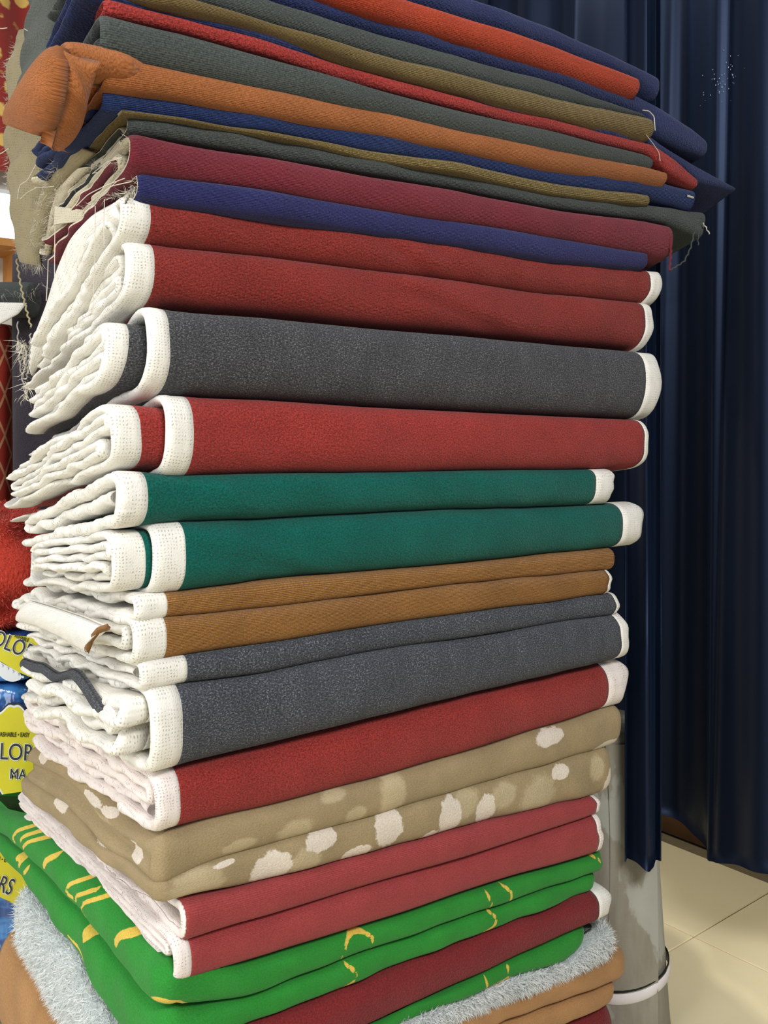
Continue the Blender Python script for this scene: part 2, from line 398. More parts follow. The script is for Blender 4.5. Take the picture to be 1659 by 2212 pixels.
# ------------------------------------------------------------------ folded slab that wraps round the left front corner
def build_slab(parent, name, kt, kb, lt, lb, xl, xr, U, mat, a=.035, seed=1, p=0., humps=1, prints=None, r_c=.03, noise=.004,
               du=.008, dw=.008, M_=26, blend=.14, e=.72):
    wl, wr = float(w_of(xl)), float(w_of(xr)); rr = r_c
    per = []   # w, u, nw, nu, side(0 left 1 front 2 right)
    for u in np.arange(U, rr, -du): per.append((wl, u, -1, 0, 0))
    for t in np.linspace(0, math.pi/2, 7): per.append((wl+rr-rr*math.cos(t), rr-rr*math.sin(t), -math.cos(t), -math.sin(t), .5))
    for w in np.arange(wl+rr+dw, wr-rr*1.6, dw): per.append((w, 0, 0, -1, 1))
    r2 = rr*1.6
    for t in np.linspace(0, math.pi/2, 7): per.append((wr-r2+r2*math.sin(t), r2-r2*math.cos(t), math.sin(t), -math.cos(t), 1.5))
    for u in np.linspace(r2+.02, U, 14): per.append((wr, u, 1, 0, 2))
    per = np.array(per); w, u, nw, nu, sd = per.T
    n = len(w)
    zt_f, zb_f = kt(w), kb(w)
    zt_l, zb_l = lt(u), lb(u)
    # left values on the left side, front values on the front; blended over a short length past the corner
    fw = np.where(sd >= 1, np.clip((w-wl)/blend, 0, 1), 0); fw = fw*fw*(3-2*fw)
    c_t, c_b = lt(0.), lb(0.)
    zt = np.where(sd >= 1, c_t*(1-fw)+zt_f*fw, zt_l); zb = np.where(sd >= 1, c_b*(1-fw)+zb_f*fw, zb_l)
    zt = np.where(sd >= 1.9, np.interp(u, [0, U], [kt(wr), zt[-20]]), zt); 
    half = np.maximum(zt-zb, .012)/2; mid = (zt+zb)/2
    th = np.linspace(-math.pi/2, math.pi/2, M_)
    s = np.sign(np.sin(th))*np.abs(np.sin(th))**e; c = np.abs(np.cos(th))**e
    h = (s+1)/2
    out = np.repeat(c[None], n, 0)
    if humps > 1:
        g = np.abs(np.sin(math.pi*np.clip(h, 0, 1)*humps))**.5
        wgt = np.where(sd < .5, np.clip(u/.10, 0, 1), 0)[:, None]
        out = out*(1-wgt)+(np.minimum(out, .25+.75*g[None])*wgt)
    aa = np.minimum(a, half*1.3)[:, None]
    plen = np.concatenate([[0], np.cumsum(np.hypot(np.diff(w), np.diff(u)))])
    nz = (ripple(plen, seed, .22)*noise)[:, None]+ripple(plen[:, None]+h[None]*.08, seed+9, .12)*noise*.5
    off = -aa+aa*out+nz*out
    Wm = w[:, None]+nw[:, None]*off; Um = u[:, None]+nu[:, None]*off-p
    Zm = mid[:, None]+half[:, None]*s[None]
    V = pos(Wm, Um, Zm)
    arc = np.concatenate([[0], np.cumsum(np.hypot(np.diff(aa.mean()*c), np.diff(half.mean()*s)))])
    uv = np.stack([np.repeat(plen[:, None], M_, 1), np.repeat(arc[None], n, 0)], -1).reshape(-1, 2)
    faces = list(grid_faces(n, M_))
    verts = V.reshape(-1, 3); nv = len(verts)
    # top and bottom closed to a centre line, back closed
    cw, cu = (wl+wr)/2, U*.55
    extra = []; 
    for j in (0, M_-1):
        cz = float(Zm[:, j].mean()); extra.append(pos(cw, cu, cz)); ci = nv+len(extra)-1
        for i in range(n-1):
            f = (i*M_+j, (i+1)*M_+j, ci); faces.append(f if j == 0 else f[::-1])
        f = ((n-1)*M_+j, 0*M_+j, ci); faces.append(f if j == 0 else f[::-1])
    for j in range(M_-1): faces.append(((n-1)*M_+j, 0+j, 0+j+1, (n-1)*M_+j+1))
    verts = np.concatenate([verts, np.array(extra).reshape(-1, 3)]); uv = np.concatenate([uv, np.zeros((2, 2))])
    attrs = None
    if prints:
        attrs = {}
        SD = np.repeat(sd[:, None], M_, 1)
        for key, items in prints.items():
            f = np.full((n, M_), -3.)
            for it in items:
                side, kind = it[0], it[1]
                if side == 'F': X, sel = Wm, SD >= .4
                else: X, sel = Um, SD <= .6
                cv = (lambda x, y: (float(w_of(x)), float(z_front(x, y)))) if side == 'F' else (lambda x, y: (float(u_of(x, wl)), float(z_left(x, y, wl))))
                if kind == 'e':
                    _, _, x, y, rx, ry = it[:6]
                    cx, cz = cv(x, y); x1, _z = cv(x+rx*1.22, y); _x, z1 = cv(x, y+ry*1.22)
                    v = 1-np.sqrt(((X-cx)/(x1-cx))**2+((Zm-cz)/(z1-cz))**2)
                else:                      # stroke
                    pts = resample([cv(*q) for q in it[2]], 5*len(it[2])); hw = it[3]
                    dmin = np.full(X.shape, 9.)
                    for (x0, z0), (x1, z1) in zip(pts[:-1], pts[1:]):
                        dx, dz = x1-x0, z1-z0; t = np.clip(((X-x0)*dx+(Zm-z0)*dz)/(dx*dx+dz*dz+1e-12), 0, 1)
                        dmin = np.minimum(dmin, np.hypot(X-x0-t*dx, Zm-z0-t*dz))
                    v = 1-dmin/hw
                f = np.where(sel, np.maximum(f, v), f)
            attrs[key] = np.concatenate([f.ravel(), [-3, -3]])
    o = mesh_obj(name, verts, faces, mat, parent, uv, attrs=attrs)
    return o, (V, sd)

# ------------------------------------------------------------------ the creases between the folds, read along the front
K = [Crease(p) for p in (
 [(1040, 0), (1200, 58), (1320, 112), (1400, 150), (1425, 163)],
 [(870, -5), (1000, 35), (1200, 98), (1375, 168), (1425, 212)],
 [(740, 0), (800, 20), (1000, 78), (1200, 138), (1375, 200), (1420, 224), (1500, 275), (1527, 300)],
 [(590, 0), (800, 62), (1000, 120), (1200, 175), (1390, 245), (1420, 285), (1480, 318), (1527, 335)],
 [(430, 0), (580, 45), (800, 112), (1000, 160), (1200, 212), (1400, 255)],
 [(330, 0), (380, 7), (580, 58), (800, 137), (1000, 190), (1200, 242), (1400, 286), (1430, 310), (1500, 356), (1588, 408)],
 [(240, 5), (380, 35), (580, 90), (800, 158), (1000, 212), (1200, 260), (1410, 314), (1460, 345), (1509, 388)],
 [(230, 30), (380, 61), (580, 117), (800, 183), (1000, 234), (1200, 281), (1400, 329), (1440, 365), (1509, 404)],
 [(130, 95), (230, 115), (380, 145), (580, 188), (800, 232), (1000, 276), (1200, 320), (1410, 360), (1445, 370)],
 [(220, 182), (380, 203), (580, 240), (800, 278), (1000, 315), (1200, 358), (1440, 392), (1500, 408)],
 [(225, 236), (380, 257), (580, 282), (800, 325), (1000, 355), (1200, 398), (1400, 422), (1500, 448)],
 [(225, 240), (380, 260), (580, 292), (650, 305), (800, 342), (1000, 374), (1200, 418), (1400, 441), (1525, 456)],
 [(270, 283), (380, 300), (580, 332), (800, 373), (1000, 406), (1200, 447), (1400, 471), (1450, 482), (1525, 510)],
 [(270, 360), (380, 380), (580, 407), (800, 445), (1000, 476), (1200, 509), (1400, 544), (1455, 552)],
 [(300, 424), (380, 439), (580, 466), (800, 497), (1000, 526), (1200, 559), (1400, 578), (1430, 580)],
 [(320, 508), (380, 516), (580, 537), (800, 566), (1000, 592), (1200, 622), (1400, 642), (1430, 645)],
 [(330, 645), (380, 653), (580, 668), (800, 691), (1000, 709), (1200, 729), (1380, 746)],
 [(350, 838), (380, 843), (580, 850), (800, 867), (1000, 878), (1200, 889), (1380, 898)],
 [(300, 1018), (400, 1025), (580, 1021), (800, 1018), (1000, 1015), (1280, 1012), (1390, 1008)],
 [(310, 1127), (400, 1119), (580, 1113), (800, 1102), (1000, 1094), (1280, 1087), (1340, 1084)],
 [(390, 1282), (580, 1258), (800, 1238), (1000, 1221), (1320, 1187)],
 [(355, 1331), (580, 1310), (800, 1281), (1000, 1257), (1320, 1229)],
 [(355, 1423), (580, 1391), (800, 1356), (1000, 1327), (1320, 1284)],
 [(390, 1476), (580, 1452), (800, 1410), (1000, 1378), (1320, 1330)],
 [(380, 1668), (580, 1621), (800, 1562), (1000, 1515), (1320, 1434)],
 [(370, 1796), (580, 1752), (800, 1696), (1000, 1636), (1310, 1538)],
 [(340, 1902), (580, 1840), (800, 1778), (1000, 1719), (1310, 1626)],
 [(360, 1967), (580, 1912), (800, 1855), (1000, 1797), (1290, 1727)],
 [(400, 2029), (580, 1979), (800, 1913), (1000, 1853), (1265, 1769)],
 [(405, 2127), (580, 2077), (800, 2004), (1000, 1940), (1290, 1850)],
 [(340, 2230), (430, 2207), (580, 2148), (800, 2060), (1000, 1990), (1310, 1882)],
 [(340, 2300), (580, 2205), (800, 2120), (1000, 2040), (1290, 1928)],
 [(600, 2300), (840, 2205), (1000, 2130), (1270, 2003)],
 [(870, 2215), (1000, 2163), (1059, 2136), (1222, 2086), (1290, 2030)],
 [(960, 2215), (1059, 2180), (1276, 2093), (1340, 2068)],
 [(1100, 2212), (1345, 2125)],
 [(1240, 2212), (1300, 2190)])]

def base_of(k, w=.3, u=.25): 
    return pos(w, u, float(K[k](w)))
def bolt(name, label, kb):
    return thing(name, label, 'fabric bolt', base_of(kb), 'folded bolts of mat fabric in the pile')

U2 = [.08, .92]; U4 = [.06, .94, .66, .34]; U6 = [.05, .95, .79, .63, .47, .30]; U5 = [.05, .95, .77, .5, .3, .68]
SP = [.04, .96, .16, .84, .70, .56, .42, .29]         # rolled: nested wraps
U7 = [.04, .96, .83, .69, .55, .41, .26, .15]
SQ = [.04, .96, .13, .87, .72, .58, .44, .29]

# ---- the pile, top to bottom
b = bolt('folded_fabric_bolt', 'navy folded fabric on the very top of the pile, above the rust one', 1)
build_sheet(b, 'fold', K[0], K[1], 190, 190, 1424, 1424, None, U4, M['navy'], seed=1, droop=.05, ub=92, p=.03, plain=True)
b = bolt('folded_fabric_bolt', 'rust orange folded fabric between two navy ones near the top of pile', 2)
build_sheet(b, 'fold', K[1], K[2], 200, 200, 1378, 1378, None, U2, M['rust'], seed=2, droop=.05, ub=92, p=.045, plain=True)
b = bolt('folded_fabric_bolt', 'navy folded fabric below the rust orange one, its end sagging by the curtain', 3)
build_sheet(b, 'fold', K[2], K[3], 195, 195, 1528, 1528, None, U4, M['navy'], seed=3, droop=.05, ub=92, p=.03, plain=True)
b = bolt('folded_fabric_bolt', 'charcoal folded fabric lying on the olive one near the pile top', 4)
build_sheet(b, 'fold', K[3], K[4], 200, 200, 1396, 1396, None, U4, M['chargreen'], seed=4, droop=.05, ub=92, p=.045, plain=True)
b = bolt('folded_fabric_bolt', 'ribbed olive folded fabric under the upper charcoal one', 5)
build_sheet(b, 'fold', K[4], K[5], 200, 200, 1407, 1407, None, U2, M['olive'], seed=5, droop=.05, ub=92, p=.05, plain=True)
b = bolt('folded_fabric_bolt', 'thin navy folded fabric with a long pointed end drooping toward the curtain', 6)
build_sheet(b, 'fold', K[5], K[6], 165, 165, 1585, 1585, None, U2, M['navy'], seed=6, droop=.05, ub=92, p=.035, plain=True)
b = bolt('folded_fabric_bolt', 'thin red folded fabric on top of the lower charcoal one', 7)
build_sheet(b, 'fold', K[6], K[7], 222, 222, 1508, 1508, None, U2, M['red_b'], seed=7, droop=.05, ub=92, p=.04, plain=True)
b = bolt('folded_fabric_bolt', 'charcoal folded fabric lying on the brown orange one', 8)
build_sheet(b, 'fold', K[7], K[8], 215, 215, 1412, 1412, None, U4, M['chargreen'], seed=8, droop=.05, ub=92, p=.05, plain=True)

brown = bolt('folded_fabric_bolt', 'brown orange folded fabric with a soft doubled flap hanging off its end', 9)
build_sheet(brown, 'fold', K[8], K[9], 225, 225, 1442, 1442, None, U4, M['brown'], seed=9, droop=.05, ub=92, p=.045, plain=True)
navy10 = bolt('folded_fabric_bolt', 'ribbed blue navy folded fabric with small white marks under the brown orange one', 10)
build_sheet(navy10, 'fold', K[9], K[10], 222, 222, 1502, 1502, (62, 330, 400), U4, M['navy_b'], seed=10, p=.03, plain=True)
gold = bolt('folded_fabric_bolt', 'thin golden olive ribbed fabric showing as a strip under the blue navy one', 11)
build_sheet(gold, 'fold', K[10], K[11], 262, 262, 1402, 1402, (66, 400, 440), U2, M['gold'], seed=11, p=.035, backing=M['mesh_cream'])
char12 = bolt('folded_fabric_bolt', 'dark charcoal green folded fabric with frayed trailing end above the maroon one', 12)
build_sheet(char12, 'fold', K[11], K[12], 275, 275, 1524, 1524, (68, 460, 520), U4, M['chargreen'], seed=12, p=.025, backing=M['mesh_cream'])
maroon = bolt('folded_fabric_bolt', 'maroon folded fabric with frayed cut edge above the indigo one', 13)
build_sheet(maroon, 'fold', K[12], K[13], 277, 277, 1452, 1452, (92, 510, 570), U4, M['maroon'], seed=13, p=.035, backing=M['mesh_cream'])
indigo = bolt('folded_fabric_bolt', 'indigo navy folded fabric lying on the upper red white edged bolt', 14)
build_sheet(indigo, 'fold', K[13], K[14], 298, 298, 1397, 1397, (120, 548, 600), U4, M['indigo'], seed=14, p=.03, backing=M['mesh_cream'])

b = bolt('folded_fabric_bolt', 'red double folded bolt with white selvage under the indigo fabric', 16)
build_sheet(b, 'upper_fold', K[14], K[15], 258, 320, 1400, 1427, (72, 725, 790), [.06, .94, .62, .30], M['red'], seed=15, p=.015, wrinkles=[(800, 500, 960, 590, .0025)])
build_sheet(b, 'lower_fold', K[15], K[16], 272, 330, 1388, 1409, (58, 788, 838), U6, M['red'], seed=16, p=.01, wrinkles=[(790, 585, 1150, 715, .004), (860, 600, 1000, 640, .002)])
b = bolt('folded_fabric_bolt', 'heather charcoal rolled bolt with two white selvage bands above a red roll', 17)
build_sheet(b, 'rolled_fold', K[16], K[17], 318, 362, 1388, 1426, (50, 925, 988), SP, M['char'], seed=17, ends={2: 240, 3: 240, 4: 236, 5: 236, 6: 236, 7: 238}, uf_step=.009, p=.02)
b = bolt('folded_fabric_bolt', 'red rolled bolt with two white selvage bands lying on the teal bolt', 18)
build_sheet(b, 'rolled_fold', K[17], K[18], 355, 412, 1388, 1398, (16, 1085, 1128), SP, M['red_b'], seed=18, wrinkles=[(425, 900, 580, 1010, .003)], ends={2: 246, 3: 246, 4: 238, 5: 238, 6: 238, 7: 240}, uf_step=.009, p=.02)
b = bolt('folded_fabric_bolt', 'teal green double folded bolt with wide white selvage', 20)
build_sheet(b, 'upper_fold', K[18], K[19], 252, 314, 1283, 1324, (48, 1130, 1178), [.06, .94, .55], M['teal'], seed=19, p=.01, wrinkles=[(420, 1030, 540, 1095, .003)])
build_sheet(b, 'lower_fold', K[19], K[20], 330, 396, 1343, 1388, (62, 1180, 1256), SQ, M['teal'], seed=20, wrinkles=[(405, 1150, 780, 1240, .0045), (390, 1200, 560, 1265, .002)], ends={2: 250, 3: 248, 4: 248, 5: 246, 6: 246, 7: 250}, p=.01, uf_step=.009)
b = bolt('folded_fabric_bolt', 'ochre tan double folded bolt with ribbed pile under the teal one', 22)
build_sheet(b, 'upper_fold', K[20], K[21], 290, 358, 1326, 1326, (58, 1254, 1292), [.08, .92], M['tan'], seed=21)
build_sheet(b, 'lower_fold', K[21], K[22], 286, 354, 1310, 1318, (32, 1292, 1354), [.05, .95, .72, .38], M['tan'], seed=22, rip=1.2)
tanbolt = b
b = bolt('folded_fabric_bolt', 'heather slate double folded bolt with wide white selvage under the tan one', 24)
build_sheet(b, 'upper_fold', K[22], K[23], 302, 400, 1325, 1334, (62, 1368, 1402), [.08, .92, .5], M['char_b'], seed=23)
build_sheet(b, 'lower_fold', K[23], K[24], 326, 390, 1336, 1356, (48, 1402, 1502), [.04, .96, .80, .62, .44, .24], M['char_b'], seed=24, ends={2: 272, 3: 272, 4: 268, 5: 268}, p=.012, rip=1.3)
b = bolt('folded_fabric_bolt', 'red single folded bolt with white selvage lying on the beige print', 25)
build_sheet(b, 'fold', K[24], K[25], 336, 386, 1310, 1354, (55, 1492, 1598), [.04, .96, .74, .50, .26], M['red_b'], M['mesh_pink'], seed=25, rip=1.1)

# ---- beige print, wraps round the corner
LL25 = LeftLine([(75, 1615), (150, 1640), (220, 1700), (270, 1770), (342, 1800)])
LL26 = LeftLine([(62, 1692), (150, 1750), (230, 1835), (332, 1905)])
LL27 = LeftLine([(52, 1712), (130, 1775), (200, 1835), (300, 1905), (372, 1966)])
b = bolt('folded_fabric_bolt', 'beige double folded plush fabric printed with pale spots', 27)
spA = [('F', 'e', 1190, 1593, 26, 14), ('F', 'e', 1318, 1612, 22, 10),
       ('L', 'e', 85, 1635, 8, 12), ('L', 'e', 165, 1668, 8, 14), ('L', 'e', 195, 1725, 16, 9), ('L', 'e', 288, 1842, 12, 20), ('L', 'e', 228, 1757, 10, 8)]
spB = [('F', 'e', 640, 1795, 30, 20), ('F', 'e', 850, 1720, 22, 44), ('F', 'e', 520, 1828, 30, 12), ('F', 'e', 770, 1762, 18, 16), ('F', 'e', 725, 1722, 22, 10), ('L', 'e', 205, 1760, 26, 10)]
build_slab(b, 'upper_fold', Shift(K[25], .006), K[26], Shift(LL25, .006), LL26, 338, 1356, .515, M['beige'], a=.045, seed=26, humps=2, r_c=.018,
           prints={'print_a': spA, 'print_b': spB})
spA = [('F', 'e', 588, 1880, 34, 32), ('F', 'e', 697, 1815, 28, 20), ('F', 'e', 775, 1845, 26, 14), ('F', 'e', 842, 1788, 24, 34),
       ('F', 'e', 972, 1765, 20, 36), ('F', 'e', 932, 1810, 13, 12), ('F', 'e', 1052, 1752, 16, 30), ('F', 'e', 1212, 1668, 15, 13), ('F', 'e', 1322, 1695, 12, 32),
       ('F', 'e', 488, 1868, 20, 5), ('L', 'e', 125, 1735, 11, 16), ('L', 'e', 215, 1810, 13, 14)]
spB = [('F', 'e', 425, 1915, 48, 30), ('F', 'e', 660, 1862, 26, 26), ('F', 'e', 1010, 1735, 22, 26), ('F', 'e', 1165, 1720, 30, 34), ('F', 'e', 1090, 1720, 22, 22), ('F', 'e', 1290, 1660, 12, 22)]
build_slab(b, 'lower_fold', Shift(K[26], .010), K[27], Shift(LL26, .016), LL27, 340, 1330, .545, M['beige'], a=.035, seed=27, r_c=.018,
           prints={'print_a': spA, 'print_b': spB})
# ---- rose bolt
b = bolt('folded_fabric_bolt', 'rose red double folded bolt with pinkish white layered end on the green print', 29)
build_sheet(b, 'upper_fold', K[27], K[28], 392, 398, 1288, 1297, (52, 1690, 1722), [.08, .92], M['rose'], M['mesh_pink'], seed=28)
build_sheet(b, 'lower_fold', K[28], K[29], 376, 411, 1288, 1300, (44, 1712, 1772), U6, M['rose'], M['mesh_pink'], seed=29, ends={2: 380, 3: 382}, rip=.5)
# ---- green print
LL29 = LeftLine([(0, 1752), (45, 1770), (100, 1815), (200, 1905), (300, 2035), (385, 2118)])
LL30 = LeftLine([(0, 1797), (90, 1880), (174, 1970), (253, 2079), (340, 2172)])
LL31 = LeftLine([(0, 1818), (54, 1909), (163, 2053), (246, 2212)])
LL34 = LeftLine([(22, 1995), (72, 2079), (145, 2212)])
b = bolt('folded_fabric_bolt', 'bright green double folded plush fabric printed with yellow curls, beneath the rose bolt', 31)
hw = .0032
st_u = [('F', 's', [(744, 2082), (748, 2045), (762, 2020), (785, 2014), (805, 2025), (812, 2045), (806, 2058)], hw), ('F', 's', [(1052, 1928), (1060, 1950), (1060, 1968)], hw),
        ('F', 's', [(1092, 1915), (1106, 1930), (1104, 1945)], hw), ('F', 's', [(1285, 1850), (1300, 1862), (1303, 1875)], hw),
        ('F', 's', [(352, 2170), (385, 2168), (410, 2180), (416, 2200)], hw*1.3),
        ('L', 's', [(60, 1785), (35, 1795), (24, 1810), (30, 1822)], hw), ('L', 's', [(75, 1797), (50, 1806), (44, 1818)], hw), ('L', 's', [(90, 1812), (60, 1818), (50, 1832)], hw),
        ('L', 's', [(113, 1850), (98, 1860), (94, 1872)], hw*1.6), ('L', 's', [(175, 1900), (145, 1912), (142, 1930), (155, 1940)], hw),
        ('L', 's', [(192, 1926), (165, 1935), (160, 1950)], hw), ('L', 's', [(215, 1940), (180, 1950), (174, 1968), (182, 1985)], hw),
        ('L', 's', [(275, 2020), (252, 2022), (246, 2040)], hw*1.8)]
st_l = [('F', 's', [(752, 2086), (768, 2100), (764, 2118), (742, 2140)], hw), ('F', 's', [(1062, 1972), (1074, 1985), (1064, 2005), (1050, 2016)], hw),
        ('L', 's', [(38, 1838), (30, 1860), (45, 1845), (36, 1875)], hw*1.2), ('L', 's', [(54, 1876), (48, 1888)], hw*1.3),
        ('L', 's', [(180, 1995), (172, 2020), (196, 2012), (178, 2032)], hw*1.3), ('L', 's', [(146, 2022), (160, 2045)], hw*.8), ('L', 's', [(160, 2040), (180, 2078)], hw), ('L', 's', [(185, 2110), (196, 2132)], hw)]
build_slab(b, 'upper_fold', K[29], K[30], LL29, LL30, 344, 1322, .80, M['green'], a=.04, seed=30, prints={'print_a': st_u})
build_slab(b, 'lower_fold', K[30], K[31], LL30, LL31, 344, 1306, .80, M['green'], a=.045, seed=31, prints={'print_a': st_l})
b = bolt('folded_fabric_bolt', 'dark wine red folded bolt between the two green printed fabrics', 32)
build_sheet(b, 'fold', K[31], K[32], 470, 470, 1287, 1315, None, U4, M['wine'], seed=32, droop=.02)
b = bolt('folded_fabric_bolt', 'green folded fabric with yellow lines lying on the white shaggy one', 33)
build_slab(b, 'fold', K[32], K[33], Flat(float(K[32](.2))), Flat(float(K[33](.2))), 480, 1285, .55, M['green'], a=.04, seed=33,
           prints={'print_a': [('F', 's', [(1048, 2112), (1054, 2140)], hw), ('F', 's', [(1100, 2090), (1106, 2115), (1060, 2135)], hw)]})
shag = bolt('folded_fabric_bolt', 'white shaggy fleece folded above the camel fabric', 34)
so, (shV, shS) = build_slab(shag, 'fold', K[33], K[34], LL31, LL34, 330, 1342, .565, M['shag'], a=.045, seed=34)
b = bolt('folded_fabric_bolt', 'camel brown double folded plush fabric under the white fleece', 36)
build_slab(b, 'upper_fold', K[34], K[35], LL34, Flat(.15), 318, 1374, .64, M['camel'], a=.06, seed=35)
build_slab(b, 'lower_fold', K[35], K[36], Flat(.15), Flat(.10), 318, 1350, .64, M['camel'], a=.05, seed=36)
b = bolt('folded_fabric_bolt', 'dark maroon fabric at the foot of the pile on the floor', 36); b.location.z = 0.01
build_slab(b, 'fold', K[36], Flat(.012), Flat(.10), Flat(.012), 330, 1350, .62, M['wine'], a=.05, seed=37)

# shaggy fibres on the fleece
def shag_fibres(parent, name, V, sel, count, ln, mat, seed):
    r = np.random.default_rng(seed); n, m = V.shape[:2]
    idx = np.where(sel)[0]; i = r.choice(idx[:-1], count); j = r.integers(1, m-2, count); a, c = r.random(count), r.random(count)
    p = (V[i, j]*(1-a)[:, None]+V[i+1, j]*a[:, None])*(1-c)[:, None]+(V[i, j+1]*(1-a)[:, None]+V[i+1, j+1]*a[:, None])*c[:, None]
    nn = np.cross(V[i, j+1]-V[i, j], V[i+1, j]-V[i, j]); nn /= np.linalg.norm(nn, axis=1)[:, None]+1e-9
    ctr = V.reshape(-1, 3).mean(0); nn *= np.sign(((p-ctr)*nn).sum(1))[:, None]
    d = nn+r.normal(0, .55, (count, 3)); d[:, 2] -= .25; d /= np.linalg.norm(d, axis=1)[:, None]
    l = ln*(.5+r.random(count))[:, None]
    s = np.cross(d, r.normal(0, 1, (count, 3))); s /= np.linalg.norm(s, axis=1)[:, None]
    wd = .0007
    v = np.stack([p-s*wd, p+s*wd, p+d*l], 1).reshape(-1, 3)
    f = np.arange(count*3).reshape(-1, 3)
    o = mesh_obj(name, v, f, mat, parent, smooth=False); o['kind'] = 'stuff'; return o
shag_fibres(shag, 'shaggy_fibre', shV, shS < 1.9, 26000, .011, M['fibre_white'], 5)

# ------------------------------------------------------------------ the setting
def struct(o): o['kind'] = 'structure'; return o
def wbox(name, w0, w1, u0, u1, z0, z1, mat, parent=None):
    v = [pos(w, u, z) for w in (w0, w1) for u in (u0, u1) for z in (z0, z1)]
    f = [(0, 1, 3, 2), (4, 6, 7, 5), (0, 4, 5, 1), (2, 3, 7, 6), (0, 2, 6, 4), (1, 5, 7, 3)]
    return mesh_obj(name, v, f, mat, parent, smooth=False)
M['grout'] = plain_mat('tile_grout', (120, 108, 84), .9, .1)
tl = NT('cream_floor_tile'); tn = tl.noise(tl.obj(), 5, 4.); tl.bump(tl.noise(tl.obj(), 120, 2.), .03, .001)
M['tile'] = tl.out(tl.mix(tn, lin((232, 218, 176)), lin((242, 230, 192))), .25, .4)
M['wallw'] = plain_mat('painted_wall', (206, 200, 188), .9, .2, .04, 3)
M['skirt'] = plain_mat('brown_skirting', (110, 78, 48), .6, .3)
floor = struct(wbox('floor', -2.6, 2.0, -2.3, 2.4, -.05, 0.0, M['grout']))
wj, uj = wu(.771, 2.304); ts = .41
tile_me = None
for a in range(-9, 4):
    for c in range(-6, 7):
        w0, u0 = wj+a*ts, uj+c*ts
        if w0 < -2.6 or w0+ts > 2.01 or u0 < -2.3 or u0+ts > 2.41: continue
        if tile_me is None:
            g = .0014; e = .002
            vv = []
            for (i_, z_) in ((g, .0), (g, .006), (g+e, .008)):
                for (x_, y_) in ((i_, i_), (ts-i_, i_), (ts-i_, ts-i_), (i_, ts-i_)): vv.append(np.append(F*x_+L*y_, z_))
            ff = [(8, 9, 10, 11)]+[(k*4+q, k*4+(q+1) % 4, k*4+4+(q+1) % 4, k*4+4+q) for k in range(2) for q in range(4)]
            o = mesh_obj('tile', vv, ff, M['tile'], floor, smooth=False, world=False); tile_me = o.data
        else: o = link(bpy.data.objects.new('tile', tile_me), floor)
        o.location = tuple(pos(w0, u0, 0.))
struct(wbox('wall_back', -2.6, 2.05, 2.4, 2.45, 0, 3., M['wallw']))
struct(wbox('wall_right', 2.0, 2.05, -2.3, 2.4, 0, 3., M['wallw']))
struct(wbox('baseboard_right', 1.985, 2.0, -2.3, 2.4, .008, .12, M['skirt']))

# ------------------------------------------------------------------ curtains
ct = NT('navy_satin')
an = ct.noise(ct.obj(1, 1, .25), 8, 3.)
ct.bump(ct.noise(ct.obj(1, 1, .05), 500, 2.), .05, .001)
M['satin'] = ct.out(ct.mix(an, lin((8, 12, 23)), lin((12, 19, 34))), .45, .42, .10)
ct.b.inputs['Specular Tint'].default_value = (.40, .56, 1., 1)
ct.b.inputs['Sheen Tint'].default_value = lin((70, 110, 170))
def curtain_sheet(label, fn, n, z0f, z1, hem=.02):
    """fn(t, z) -> (w, u) ; z0f(t) hem height"""
    t = np.linspace(0, 1, n); zs = np.linspace(0, 1, 70)
    T_, S_ = np.meshgrid(t, zs, indexing='ij')
    Z = z0f(T_)*(1-S_)+z1*S_
    w, u = fn(T_, Z)
    V = pos(w, u, Z).reshape(-1, 3)
    # second layer gives the cloth its thickness
    dw = np.gradient(w, axis=0); duu = np.gradient(u, axis=0); ln = np.hypot(dw, duu)+1e-9
    V2 = pos(w+duu/ln*.0025, u-dw/ln*.0025, Z).reshape(-1, 3)
    m = len(zs); f1 = grid_faces(n, m); f2 = grid_faces(n, m, n*m)[:, ::-1]
    e = []
    for i in range(n-1): e += [(i*m, (i+1)*m, (i+1)*m+n*m, i*m+n*m)]
    for j in range(m-1): e += [(j, j+1, j+1+n*m, j+n*m), ((n-1)*m+j, (n-1)*m+j+1, (n-1)*m+j+1+n*m, (n-1)*m+j+n*m)]
    o = mesh_obj('curtain', np.concatenate([V, V2]), list(f1)+list(f2)+e, M['satin'])
    return tag(o, label, 'curtain')
def main_c(t, z):
    u = -1.15+2.5*t
    w = 1.45-.06*np.cos((u+.02)*2*math.pi/.6)+.022*np.sin(u*2*math.pi/.185+.4+.25*z)*np.clip(.5+z*.3, 0, 1)+.005*np.sin(u*2*math.pi/.075+z*1.3)
    return w, u+.02*np.sin(u*2*math.pi/.22+z*.8)
curtain_sheet('wide navy satin curtain hanging in deep folds, its hem clear of the tiles', main_c, 420, lambda t: .285+.02*np.sin(t*21)+.012*np.sin(t*47), 2.75)
wide = bpy.data.objects['curtain']
M['glint'] = plain_mat('pale_sparkle', (140, 156, 182), .2, .6)  # pale flecks imitate reflected sparkle on the satin
rg = np.random.default_rng(4); gv = []; gf = []
